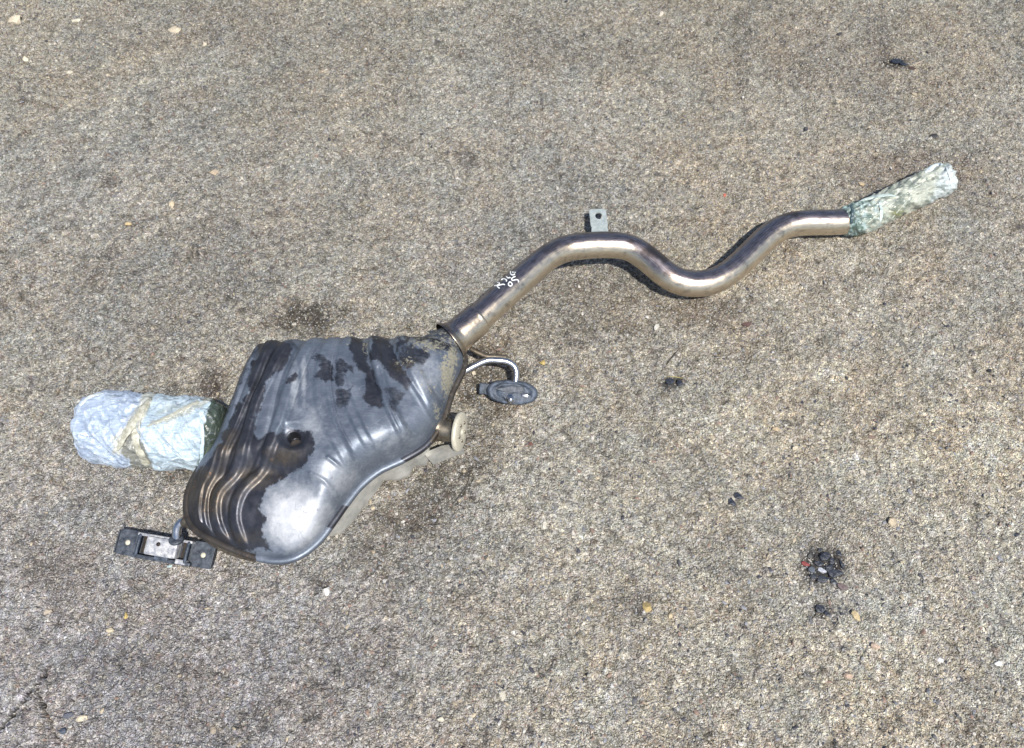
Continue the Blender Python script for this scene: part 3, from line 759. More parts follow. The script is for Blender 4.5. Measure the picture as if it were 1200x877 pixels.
# rounded corner over the inlet
V = np.stack([XX, YY, ZT], -1).reshape(-1, 3)
me = np_mesh('silencer_shell', V, grid_faces(NR, NA, True))
qx, qy = proj(V[:, 0], V[:, 1], V[:, 2])
def cropp(pts, ox, oy, s): return [(ox+a/s, oy+b/s) for a, b in pts]
wx = qx+(fbm(qx*.12, qy*.12, 5, 7)-.5)*12+(vn(qx*.9, qy*.5, 17)-.5)*2.5; wy = qy+(fbm(qx*.12+5, qy*.12, 5, 8)-.5)*12+(vn(qx*.9, qy*.5, 18)-.5)*3
film = np.ones(len(V))
darks = [
 (cropp([(440, 180), (560, 150), (620, 190), (645, 230), (630, 290), (590, 350), (530, 400), (480, 440), (470, 500), (475, 580), (440, 640), (375, 710), (330, 720), (300, 800), (250, 800), (300, 640), (360, 520), (350, 430), (400, 300)], 230, 370, 5.845), 1),
 (cropp([(620, 440), (640, 410), (690, 390), (690, 430), (660, 455)], 230, 370, 5.845), 1),
 (cropp([(790, 290), (830, 270), (890, 300), (940, 330), (940, 430), (880, 450), (850, 430), (800, 440), (850, 370), (840, 320)], 230, 370, 5.845), .72),
 (cropp([(950, 310), (1000, 290), (1080, 340), (1085, 390), (1030, 380), (1010, 450), (960, 490), (945, 450), (950, 400)], 230, 370, 5.845), .66),
 (cropp([(955, 500), (1020, 510), (1060, 490), (1065, 570), (1040, 610), (970, 640), (950, 600)], 230, 370, 5.845), .62),
 (cropp([(150, 480), (185, 400), (225, 300), (270, 320), (300, 420), (385, 390), (480, 395), (490, 450), (450, 520), (370, 560), (325, 600), (308, 650), (325, 700), (315, 760), (345, 805), (200, 800), (40, 720), (30, 600), (80, 540)], 200, 370, 2.922), .84),
 (cropp([(40, 60), (180, 60), (200, 300), (230, 420), (330, 600), (330, 730), (290, 740), (200, 700), (180, 600), (190, 470), (120, 380), (90, 300)], 400, 370, 6.744), .78),
 (cropp([(200, 60), (390, 60), (400, 280), (560, 520), (520, 580), (440, 520), (330, 400), (230, 330), (240, 200)], 400, 370, 6.744), .80),
 (cropp([(440, 200), (600, 110), (720, 130), (850, 220), (920, 280), (880, 300), (760, 260), (680, 210), (560, 190), (480, 230), (430, 300)], 400, 370, 6.744), .8),
 (cropp([(480, 240), (660, 240), (700, 330), (640, 400), (560, 380), (540, 440), (500, 400), (440, 340)], 400, 370, 6.744), .68),
 (cropp([(340, 560), (510, 590), (500, 640), (440, 700), (410, 800), (390, 720)], 400, 370, 6.744), .60),
 (cropp([(80, 60), (290, 60), (350, 75), (420, 85), (440, 120), (330, 110), (290, 130), (250, 200), (210, 300), (150, 420), (120, 400)], 200, 370, 2.922), .55),
]
for poly, k in darks:
    film = np.minimum(film, 1-k*sstep(-4.0, 3.0, poly_in(wx, wy, poly)))
film = np.minimum(film, 1-sstep(15, 12.5, np.sqrt((qx-346)**2+(qy-521)**2)+(fbm(qx*.2, qy*.2, 3, 4)-.5)*5))
brown = np.zeros(len(V))
for cx, cy, rx, ry, k in [(245, 575, 40, 36, .9), (300, 560, 40, 22, .75), (262, 520, 26, 30, .7), (335, 535, 30, 16, .8), (290, 630, 50, 16, .5), (475, 430, 24, 12, .8), (305, 400, 30, 20, .45)]:
    brown = np.maximum(brown, k*np.exp(-((qx-cx)/rx)**2-((qy-cy)/ry)**2))
crust = np.zeros(len(V))
for cx, cy, rx, ry, k in [(524, 440, 14, 44, .72), (505, 405, 34, 14, .62), (428, 405, 8, 20, .55), (455, 400, 16, 16, .45), (475, 425, 26, 22, .50), (512, 480, 12, 26, .55), (505, 455, 14, 20, .48), (408, 402, 12, 10, .40), (530, 420, 12, 30, .7), (490, 400, 20, 8, .6), (495, 440, 8, 30, .46), (440, 395, 30, 6, .45), (515, 500, 8, 12, .6)]:
    crust = np.maximum(crust, k*np.exp(-((qx-cx)/rx)**2-((qy-cy)/ry)**2))
attr(me, 'wear', np.stack([film, brown, crust], 1))
dust_highlight = np.zeros(len(V))  # lobe highlight and bright rib lines painted in with the dust
for cx, cy, rx, ry, k in [(345, 605, 42, 40, 1.0), (392, 560, 36, 30, .5), (365, 500, 22, 30, .45), (455, 515, 40, 22, .35), (470, 500, 30, 40, .25), (500, 440, 22, 30, .45), (290, 500, 6, 60, .3), (345, 455, 6, 40, .5), (356, 445, 4, 40, .5)]:
    dust_highlight = np.maximum(dust_highlight, k*np.exp(-((qx-cx)/rx)**2-((qy-cy)/ry)**2))
attr(me, 'dust_highlight', np.repeat(dust_highlight[:, None], 3, 1))
shell = link('silencer_shell', me, M_shell, root)
if sum(p.normal.z for p in me.polygons[5000:5200]) < 0: me.flip_normals()
bmv = BVHTree.FromPolygons([tuple(v) for v in V], grid_faces(NR, NA, True).tolist())

# --- rolled seam round the box
Zrim = ZT[-1]
rim = np.stack([C[0]+(B[:, 0]-C[0])*1.004, C[1]+(B[:, 1]-C[1])*1.004, np.full(NA, Z0-.001)], 1)
T_ = np.roll(rim, -1, 0)-np.roll(rim, 1, 0); T_ /= np.linalg.norm(T_, axis=1)[:, None]
Nn = np.stack([T_[:, 1], -T_[:, 0], np.zeros(NA)], 1)
if ((rim-np.append(C, Z0))*Nn).sum() < 0: Nn = -Nn
prof = [(-.010, .0016), (-.0065, .0018), (-.0045, .0046), (.0020, .0052), (.0058, .0044), (.0072, .0022), (.0074, -.0040), (.0045, -.0066), (-.004, -.0066), (-.010, -.0020)]
RV = np.stack([rim+Nn*a+np.array([0, 0, b]) for a, b in prof], 0)
nP = len(prof)
i = np.arange(nP)[:, None]; j = np.arange(NA)[None, :]
F = np.stack([i*NA+j, i*NA+(j+1) % NA, ((i+1) % nP)*NA+(j+1) % NA, ((i+1) % nP)*NA+j], -1).reshape(-1, 4)
me = bpy.data.meshes.new('seam_flange'); me.from_pydata(RV.reshape(-1, 3).tolist(), [], F.tolist()); 
bm = bmesh.new(); bm.from_mesh(me); bmesh.ops.recalc_face_normals(bm, faces=bm.faces[:]); bm.to_mesh(me); bm.free()
qx, qy = proj(RV[..., 0].ravel(), RV[..., 1].ravel(), RV[..., 2].ravel())
film = np.ones(len(qx))
for a, b, c_, d_ in [(498, 524, 28, 14), (394, 606, 22, 16), (478, 536, 10, 6)]:
    dd = np.sqrt(((qx-a)/c_)**2+((qy-b)/d_)**2); film = np.minimum(film, sstep(.85, 1.05, dd+(fbm(qx*.2, qy*.2, 3, 3)-.5)*.3))
film = np.where(qx > 505, 0.1, film); film = np.where((qx < 300), 0.2, film)
br = np.where(qx > 505, .9, 0)+np.where(qx < 300, .8, 0)
attr(me, 'wear', np.stack([film, np.clip(br, 0, 1), np.where(qx > 500, .35, .0)], 1))
link('seam_flange', me, M_shell, shell)

# --- lower shell, scalloped where the pressing is creased
NL = 26
tt = np.linspace(0, 1, NL)
arc = np.concatenate([[0], np.cumsum(np.linalg.norm(np.diff(B, axis=0), axis=1))])
sc_ = .5+.5*np.sin(arc*2*math.pi/.078+2.0*np.sin(arc*23+1)); sc_ = sc_**.45; sc_ = np.minimum(sc_, .92)+.10*(vn(arc*60, arc*0+1, 4)-.5)
rqx, rqy = proj(rim[:, 0], rim[:, 1], rim[:, 2])
vis = sstep(372, 392, rqx)*sstep(512, 490, rqx)*(rqy > 480)
LV = []
for t in tt:
    inset = .003+(.034-.028*vis)*t**2.2
    zz = Z0-.006-(Z0-.012)*t
    off = -inset*(1-vis)+(1-vis)*(.010*sc_-.006)*math.sin(math.pi*min(1, t*1.2))**.8+vis*(.001+(.001+.009*sc_)*min(1, t*1.35)-.020*max(0, t-.86))
    LV.append(np.stack([rim[:, 0]+Nn[:, 0]*off, rim[:, 1]+Nn[:, 1]*off, np.full(NA, zz)+.012*(1-sc_)*t], 1))
LV.append(np.tile(np.append(C, .004), (NA, 1))*.85+LV[-1]*.15*np.array([1, 1, 1])); LV[-1][:, 2] = .004
LV = np.array(LV)
me = np_mesh('lower_shell', LV.reshape(-1, 3), grid_faces(NL+1, NA, True))
bm = bmesh.new(); bm.from_mesh(me); bmesh.ops.recalc_face_normals(bm, faces=bm.faces[:]); bm.to_mesh(me); bm.free()
link('lower_shell', me, M_lower, root)
# drain hole bore
bm = bmesh.new(); hp = bmv.ray_cast(CAM, ray(347, 521))[0]
lathe(bm, Frame(hp+Vector((0, 0, .0008)), (1, 0, 0)), [(.0001, -.0005), (.0072, 0), (.0085, .0006), (.0090, -.001)], 24)
link('drain_hole', bm_mesh('drain_hole', bm), M_hole, shell)

# --- long bent pipe
PR = .0258
cl = [(512, 412, .080), (532, 397, .082), (560, 374, .084), (600, 338, .082), (633, 309, .078), (648, 298, .076), (665, 291, .073), (688, 288, .070), (712, 287, .066), (734, 289, .062), (750, 297, .058), (764, 308, .054), (778, 320, .050), (792, 329, .045),
      (811, 333, .040), (832, 331, .037), (850, 323, .036), (865, 311, .036), (881, 296, .036), (897, 280, .037), (914, 268, .038), (934, 262, .038), (960, 261, .038), (990, 260, .037), (1010, 254, .036), (1050, 236, .035)]
PP = cr([tuple(W(a, b, c_)) for a, b, c_ in cl], 420)
for it in range(3):                      # relax the hand-picked points into a smooth sweep
    Q = PP.copy(); Q[4:-4] = np.mean([PP[4+k:len(PP)-4+k] for k in range(-4, 5)], 0); PP = Q
def pd(U, TH):
    bend = sum(np.exp(-((U-c_)/.035)**2) for c_ in (.27, .46, .62, .80))
    return 1+.010*np.sin(U*31)*np.cos(TH*2)+(vn(U*160, TH*2, 3)-.5)*.008+.030*bend*np.cos(TH*2)+.0035*bend*np.sin(U*330+3*vn(U*40, U*0, 2))*np.clip(np.cos(TH-1.2), 0, 1)
V, F, P_ = tube_data(PP, PR, 64, disp=pd)
me = np_mesh('inlet_pipe', V.reshape(-1, 3), F)
U, TH = np.meshgrid(np.linspace(0, 1, 420), np.linspace(0, 1, 64, endpoint=False), indexing='ij')
pq, pr = proj(V[..., 0].ravel(), V[..., 1].ravel(), V[..., 2].ravel())
dirt = np.zeros(len(pq))
for cx, cy, rx, ry, k in [(590, 312, 40, 12, .0), (765, 295, 14, 8, .8), (779, 303, 6, 5, .9), (785, 320, 6, 4, .6), (690, 270, 60, 5, .5), (925, 250, 14, 5, .8), (640, 290, 30, 6, .35), (770, 345, 20, 10, .3), (740, 283, 4, 3, .8)]:
    dirt = np.maximum(dirt, k*sstep(1.3, .7, np.sqrt(((pq-cx)/rx)**2+((pr-cy)/ry)**2)+(fbm(pq*.15, pr*.15, 4, 5)-.5)*1.4))
attr(me, 'along', np.stack([U.ravel()*4, np.abs(TH.ravel()-.5)*2, dirt], 1))
def side_shade(V_, P_c):  # mask that paints the pipe's upper left half darker, as if shaded
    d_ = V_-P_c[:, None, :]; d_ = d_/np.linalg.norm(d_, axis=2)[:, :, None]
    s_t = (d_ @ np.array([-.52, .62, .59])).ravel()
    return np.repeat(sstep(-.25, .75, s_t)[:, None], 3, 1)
attr(me, 'side_shade', side_shade(V, PP))
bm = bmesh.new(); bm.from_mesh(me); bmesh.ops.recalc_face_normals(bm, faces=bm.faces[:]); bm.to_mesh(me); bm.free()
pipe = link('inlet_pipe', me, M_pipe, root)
pbv = BVHTree.FromPolygons([tuple(v) for v in V.reshape(-1, 3)], F.tolist())
# sleeve where the pipe meets the box, with its flared lip and weld
def pipe_near(px_, py_):
    qx_, qy_ = proj(PP[:, 0], PP[:, 1], PP[:, 2]); return int(np.argmin((qx_-px_)**2+(qy_-py_)**2))
i0, i1 = pipe_near(527, 401), pipe_near(561, 373)
seg = PP[i0:i1+1]; n_ = len(seg)
rr = PR+.0036+np.interp(np.linspace(0, 1, n_), [0, .05, .14, .26, .90, .96, 1], [.0095, .0098, .0048, .0012, .0004, .0012, -.0015])
Vs, Fs, _ = tube_data(seg, rr, 64)
me = np_mesh('pipe_sleeve', Vs.reshape(-1, 3), Fs)
U, TH = np.meshgrid(np.linspace(0, 1, n_), np.linspace(0, 1, 64, endpoint=False), indexing='ij')
attr(me, 'side_shade', side_shade(Vs, seg)*.8)  # same painted dark side, weaker on the sleeve
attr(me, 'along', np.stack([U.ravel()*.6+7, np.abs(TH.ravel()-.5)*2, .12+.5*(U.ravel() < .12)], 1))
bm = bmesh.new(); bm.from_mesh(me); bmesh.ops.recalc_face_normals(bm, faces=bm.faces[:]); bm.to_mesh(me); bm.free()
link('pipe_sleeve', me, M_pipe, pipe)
# neck of the box under the sleeve
a_ = Vector(PP[i0]); dirn = (Vector(PP[i0])-Vector(PP[i0+6])).normalized()
nk = [a_-dirn*.004, a_+dirn*.02, a_+dirn*.05, a_+dirn*.085+Vector((0, 0, -.004))]
NKP = cr([tuple(v) for v in nk], 24)
Vn, Fn, _ = tube_data(NKP, np.interp(np.linspace(0, 1, 24), [0, .25, 1], [.029, .033, .050]), 48)
me = np_mesh('box_neck', Vn.reshape(-1, 3), Fn)
attr(me, 'wear', np.tile(np.array([.45, .3, .48]), (len(me.vertices), 1)))
bm = bmesh.new(); bm.from_mesh(me); bmesh.ops.recalc_face_normals(bm, faces=bm.faces[:]); bm.to_mesh(me); bm.free()
link('box_neck', me, M_shell, root)

# --- white hand writing on the pipe
strokes = [[(338, 462), (352, 458), (368, 470), (360, 492), (330, 505)], [(285, 515), (318, 512), (345, 540), (376, 562)], [(322, 512), (372, 502), (430, 488), (466, 500)],
           [(400, 418), (428, 396), (462, 398), (474, 412)], [(462, 400), (492, 420), (482, 444)], [(490, 358), (514, 380), (548, 372), (556, 392)],
           [(560, 270), (558, 300), (575, 326), (612, 328), (630, 312)], [(598, 276), (604, 306)], [(634, 284), (646, 300)],
           [(524, 470), (548, 446), (572, 462), (588, 494), (556, 520), (524, 502), (522, 474)],
           [(642, 354), (598, 374), (574, 400), (592, 424), (634, 412), (672, 410), (700, 432), (684, 456)]]
bmw = bmesh.new()
for st in strokes:
    px_ = [(560+a/14.61, 300+b/14.61) for a, b in st]
    q = cr(px_, 14); pts = []
    for a, b in q:
        h = pbv.ray_cast(CAM, ray(a, b))
        if h[0]: pts.append(tuple(h[0]+h[1]*.0003*(1 if h[1].dot(ray(a, b)) < 0 else -1)))
    if len(pts) < 3: continue
    Vt, Ft, Pt = tube_data(np.array(pts), .00125, 6, flat=(1, 1))
    vv = [bmw.verts.new(v) for v in Vt.reshape(-1, 3)]
    for f_ in Ft: bmw.faces.new([vv[k] for k in f_])
link('hand_writing', bm_mesh('hand_writing', bmw), M_ink, pipe)

# --- punched tab standing on the far side of the pipe
it = pipe_near(705, 287); tp = Vector(PP[it]); 
tb = tp+Vector((0, PR*.75, PR*.35))
fr = Frame(W(703, 270, .035)-Vector((0, .006, 0)), (1, .02, 0), up=Vector((0, .12, 1)))
sw = .0165
outer = rrect(-sw*1.05, sw*1.05, .012, .067, .007, 5)
hole = ellipse(0.001, .047, .0072, .0100, len(outer), ph=math.radians(7))
bm = bmesh.new(); plate_hole(bm, fr, outer, hole, -.0014, .0014)
prism(bm, fr, [(-sw*1.15, -.012), (sw*1.08, -.012), (sw*.98, .0135), (-sw*.98, .0135)], -.0013, .0013, .0004)
tab = link('mounting_tab', bm_mesh('mounting_tab', bm), M_zinc, pipe, smooth=False)
bm = bmesh.new(); lathe(bm, Frame(fr.p(-.0065, .0085, .0014), (1, 0, 0), up=fr.m.to_3x3() @ Vector((0, 0, 1))), [(.0001, .0006), (.003, .0005), (.0036, 0)], 14)
# (the dot of paint is worn into the tab)
link('paint_dot', bm_mesh('paint_dot', bm), M_blue, tab) if False else bm.free()

# --- plastic wrap round the narrow pipe end
def wrap(name, axis, R, na, disp, tones, parent, label, n=160, zfl=None):
    P = cr([tuple(W(*a)) for a in axis], na)
    V, F, P = tube_data(P, R(np.linspace(0, 1, na)), n, disp=disp)
    V = V.reshape(-1, 3)
    caps = []
    vv = V.tolist()
    for e in (0, na-1):
        ci = len(vv); vv.append(list(P[e])); base = e*n
        for j in range(n): caps.append((base+j, base+(j+1) % n, ci))
    me = bpy.data.meshes.new(name); me.from_pydata(vv, [], F.tolist()+caps)
    bm = bmesh.new(); bm.from_mesh(me); bmesh.ops.recalc_face_normals(bm, faces=bm.faces[:]); bm.to_mesh(me); bm.free()
    vv = np.array(vv); qx_, qy_ = proj(vv[:, 0], vv[:, 1], vv[:, 2])
    attr(me, 'tone', tones(qx_, qy_))
    o = link(name, me, M_wrap, parent, label=label)
    return o, P, vv, F
def ridg(x, y, s):
    return 1-np.abs(fbm(x, y, 4, s)*2-1)*2
def dispA(U, TH):
    a = U*10+np.cos(TH)*1.2; b = np.sin(TH)*2.2
    w_ = 1-np.abs(fbm(a*.9+b, b*1.2-a*.5+4, 2, 5)*2-1)*2
    fold = .05*np.exp(-((U-.16-.05*np.sin(TH))/.035)**2)+.05*np.exp(-((U-.36+.04*np.cos(TH))/.03)**2)
    return 1+.13*(w_-.6)+.025*(ridg(a*2.4, b*2.4, 9)-.5)+fold+.10*sstep(.35, 0, U)*(ridg(U*30, np.cos(TH)*1.5+np.sin(TH), 19)-.5)-sstep(.93, 1, U)*.10*(vn(np.cos(TH)*3+9, np.sin(TH)*3, 8))
def toneA(qx_, qy_):
    n = fbm(qx_*.11, qy_*.11, 4, 3)
    c = np.array([.34, .36, .30])*(1-n[:, None])+np.array([.70, .70, .58])*n[:, None]
    g = sstep(1034, 1004, qx_+(n-.5)*50); c = c*(1-g[:, None])+np.array([.13, .19, .16])*g[:, None]
    s = sstep(.48, .62, fbm(qx_*.3, qy_*.3, 3, 9))*sstep(1050, 1020, qx_); c = c*(1-.7*s[:, None])+np.array([.46, .58, .56])*.7*s[:, None]
    y = np.exp(-((qx_-1052)/8)**2-((qy_-250)/6)**2); c = c*(1-y[:, None])+np.array([.22, .22, .07])*y[:, None]
    e = sstep(1098, 1108, qx_+.35*(qy_-200)); e = e*.6; c = c*(1-e[:, None])+np.array([.62, .68, .72])*e[:, None]
    k_ = sstep(.52, .66, fbm(qx_*.16+3, qy_*.22, 4, 44))[:, None]*.65; c = c*(1-k_)+np.array([.12, .15, .12])*k_
    return c
wr, wP, wV, wF = wrap('plastic_wrap', [(988, 260, .038), (1012, 254, .038), (1050, 236, .036), (1080, 222, .036), (1109, 208, .036)],
                      lambda u: np.interp(u, [0, .04, .1, .25, .4, .6, .8, .965, .99, 1], [.0268, .0305, .0320, .0318, .0325, .0335, .0350, .0360, .0335, .0260]), 200, dispA, toneA, root,
                      'grey green film wound round the narrow pipe end', 140)
# pinched folds of film
def fold_strip(name, pts, wd, mat, parent, lift=.004, bvh=None, z=.05, tone=None):
    q = cr([(a, b) for a, b in pts], 40); P = []
    for a, b in q:
        h = bvh.ray_cast(CAM, ray(a, b)) if bvh else (None,)
        P.append(tuple(h[0]+Vector((0, 0, lift))) if h[0] else tuple(W(a, b, z)))
    P = np.array(P)
    for _ in range(3): P[1:-1] = (P[:-2]+P[1:-1]+P[2:])/3
    V, F, P = tube_data(P, np.interp(np.linspace(0, 1, 40), [0, .15, .5, .85, 1], [.3, .8, 1, .8, .25])*wd, 14, flat=(.35, 1), disp=lambda U, TH: 1+.25*(vn(U*14, TH, 4)-.5))
    me = np_mesh(name, V.reshape(-1, 3), F)
    if tone is not None: attr(me, 'tone', np.tile(np.array(tone), (len(me.vertices), 1)))
    bm = bmesh.new(); bm.from_mesh(me); bmesh.ops.holes_fill(bm, edges=[e for e in bm.edges if e.is_boundary], sides=0); bmesh.ops.recalc_face_normals(bm, faces=bm.faces[:]); bm.to_mesh(me); bm.free()
    return link(name, me, mat, parent)
bvA = BVHTree.FromPolygons([tuple(v) for v in wV], wF.tolist())
fold_strip('film_fold', [(1008, 236), (1022, 232), (1040, 229), (1050, 231)], .0045, M_wrap, wr, .001, bvA, .06, (.52, .60, .56))
fold_strip('film_fold', [(1030, 238), (1033, 248), (1031, 262)], .0040, M_wrap, wr, .001, bvA, .06, (.60, .68, .64))
fold_strip('film_fold', [(1084, 203), (1094, 196), (1104, 193)], .0060, M_wrap, wr, .001, bvA, .060, (.70, .76, .78))
fold_strip('film_fold', [(1108, 196), (1113, 206), (1115, 219)], .0030, M_wrap, wr, .001, bvA, .05, (.76, .80, .80))
fold_strip('film_fold', [(998, 240), (999, 252), (996, 270)], .0034, M_wrap, wr, .001, bvA, .06, (.07, .11, .12))

# --- wide wrapped tail
def dispB(U, TH):
    a = U*9; b = TH/(2*math.pi)*2
    cx_ = np.cos(TH)*2.4; sx_ = np.sin(TH)*2.4
    w_ = 1-np.abs(fbm(a*.7+cx_, sx_*1.0-a*.9, 2, 15)*2-1)*2
    f1_ = ridg(a*2.5-sx_*1.4, cx_*2.1+a, 25)
    waist = -.05*np.exp(-((U-.43-.07*np.sin(TH+.4))/.05)**2)
    sq = .035*np.cos(2*TH)-.02*np.cos(4*TH)
    endc = sstep(.10, 0, U)
    big = ridg(a*.55+sx_*.6, cx_*.7+a*.4, 35)
    return 1+.075*(w_-.6)+.022*(f1_-.6)+.07*(big-.6)+waist+sq+endc*(.14*(vn(np.cos(TH)*3+5, np.sin(TH)*3+5, 8)-.5)-.05*np.cos(TH-2.2))
PB = lambda *p: cropp(p, 80, 440, 6.0)
def toneB(qx_, qy_):
    n = fbm(qx_*.07, qy_*.07, 4, 3); n2 = fbm(qx_*.25, qy_*.12, 4, 13)
    c = np.array([.36, .43, .58])*(1-n[:, None])+np.array([.62, .71, .80])*n[:, None]
    r = sstep(160, 175, qx_+(n2-.5)*12); c = c*(1-.6*r[:, None])+(np.array([.46, .56, .57])*(1-n2[:, None])+np.array([.66, .78, .82])*n2[:, None])*.6*r[:, None]
    x_ = qx_+(n-.5)*10; y_ = qy_+(n2-.5)*10
    def put(poly, col, k=1, sf=1.5):
        nonlocal c
        m_ = sstep(-sf, sf, poly_in(x_, y_, poly))*k; c = c*(1-m_[:, None])+np.array(col)*m_[:, None]
    put(PB((530, 100), (620, 110), (530, 300), (500, 350), (430, 430), (370, 540), (310, 560), (310, 440), (400, 350), (460, 240)), (.56, .55, .46), .85)
    put(PB((400, 420), (480, 370), (540, 480), (620, 740), (480, 760), (430, 600), (360, 540)), (.21, .20, .15), .9)
    put(PB((560, 340), (700, 290), (860, 200), (1010, 140), (1010, 180), (880, 240), (720, 320), (600, 360)), (.42, .41, .32), .7)
    put(PB((985, 190), (1060, 120), (1200, 120), (1160, 760), (940, 720), (925, 600), (950, 400)), (.055, .075, .05), .96)  # shadow of the box on the wrap, painted dark green
    put(PB((700, 210), (820, 190), (800, 230), (640, 280), (600, 260)), (.40, .42, .36), .5)
    sp = sstep(.66, .70, fbm(qx_*.5, qy_*.5, 3, 33)); c = c*(1-.3*sp[:, None])+np.array([.30, .30, .42])*.3*sp[:, None]
    return c
wb, bP, bV, bF = wrap('plastic_wrap', [(105, 500, .060), (130, 502, .062), (180, 506, .064), (225, 508, .068), (262, 510, .070)],
                      lambda u: np.interp(u, [0, .008, .02, .06, .14, .5, .86, .95, 1], [.030, .046, .056, .0625, .0645, .0655, .063, .058, .050]), 280, dispB, toneB, root,
                      'bluish white plastic wound round the wide tail end', 240)
bvB = BVHTree.FromPolygons([tuple(v) for v in bV], bF.tolist())
fold_strip('tape_band', [(176, 466), (166, 482), (155, 497), (145, 510), (137, 528)], .0100, M_tape, wb, -.0005, bvB, .08)
fold_strip('tape_band', [(158, 502), (161, 516), (166, 530), (172, 548)], .0100, M_tape, wb, -.001, bvB, .05)
fold_strip('film_fold', [(172, 500), (190, 492), (212, 481), (235, 470), (248, 466)], .0045, M_wrap, wb, 0, bvB, .1, (.50, .49, .40))
fold_strip('film_fold', [(234, 487), (240, 478), (247, 472)], .0055, M_wrap, wb, .001, bvB, .1, (.62, .74, .78))
fold_strip('film_fold', [(236, 492), (237, 510), (236, 532), (233, 549)], .0040, M_wrap, wb, .0, bvB, .1, (.60, .72, .76))
for fp in ([(1016, 262), (1030, 250), (1046, 240)], [(1040, 262), (1054, 246), (1066, 232)], [(1060, 226), (1078, 216), (1094, 206)], [(1070, 240), (1086, 226), (1100, 220)]):
    fold_strip('film_fold', fp, .0020, M_wrap, wr, -.0006, bvA, .05, (.56, .58, .48))
for k_, fp in enumerate([[(112, 478), (130, 472), (150, 468)], [(104, 512), (122, 500), (140, 484), (156, 470)], [(120, 536), (132, 520), (141, 505)], [(186, 470), (200, 474), (216, 470)], [(178, 512), (196, 520), (214, 538)], [(190, 545), (208, 536), (226, 540)], [(204, 494), (216, 506), (222, 524)], [(186, 486), (192, 500), (188, 518)]]):
    fold_strip('film_fold', fp, (.0022, .0030, .0018)[k_ % 3], M_wrap, wb, -.0008, bvB, .1, ((.66, .72, .80), (.44, .52, .60), (.70, .78, .80))[k_ % 3])
fold_strip('film_fold', [(94, 476), (104, 466), (122, 461)], .0040, M_wrap, wb, 0, bvB, .1, (.74, .78, .76))
fold_strip('film_fold', [(163, 506), (164, 490), (170, 478)], .0035, M_wrap, wb, .0005, bvB, .1, (.70, .66, .56))
fold_strip('shade_strip', [(240, 540), (248, 520), (254, 500), (262, 480)], .011, M_shade_green, wb, .001, bvB, .1)  # dark strip added for the box's shadow across the wrap end

# --- small skewed damper disc on its stub (right of the box)
dc = W(538, 506, .062)
ax = Vector((.95, -.20, .16)).normalized()
frd = Frame(dc, Vector((0, 1, 0)).cross(ax), up=ax)
bm = bmesh.new()
lathe(bm, frd, [(.0001, -.004), (.030, -.004), (.0345, -.002), (.0345, .003), (.032, .005), (.0065, .005), (.0055, .0045), (.0055, -.003), (.0001, -.003)], 48)
disc = link('damper_disc', bm_mesh('damper_disc', bm), M_disc, root)
for a in range(5):
    t = 2*math.pi*(a+.3)/5; bm = bmesh.new()
    lathe(bm, Frame(frd.p(.0165*math.cos(t), .0165*math.sin(t), .0046), (1, 0, 0), up=ax), [(.0001, .0012), (.0026, .0012), (.0032, .0002), (.0032, -.001)], 12)
    link('rivet', bm_mesh('rivet', bm), M_rustpipe, disc)
stub = cr([tuple(dc-ax*.055+Vector((0, .006, .004))), tuple(dc-ax*.03), tuple(dc-ax*.004)], 20)
tube('damper_stub', stub, np.interp(np.linspace(0, 1, 20), [0, .5, .85, 1], [.027, .021, .019, .021]), M_rustpipe, root, 40)
bm = bmesh.new()
q = [W(500, 536, .045), W(520, 528, .05), W(533, 526, .048), W(545, 531, .035), W(530, 536, .02), W(508, 545, .015)]
vv = [bm.verts.new(p) for p in q]+[bm.verts.new(p+Vector((-.004, .010, -.003))) for p in q]
n = len(q); bm.faces.new(vv[:n]); bm.faces.new(vv[n:][::-1])
for i in range(n): bm.faces.new((vv[i], vv[n+i], vv[n+(i+1) % n], vv[(i+1) % n]))
bmesh.ops.triangulate(bm, faces=[f for f in bm.faces if len(f.verts) > 4])
link('support_gusset', bm_mesh('support_gusset', bm), M_lower, root, smooth=False)

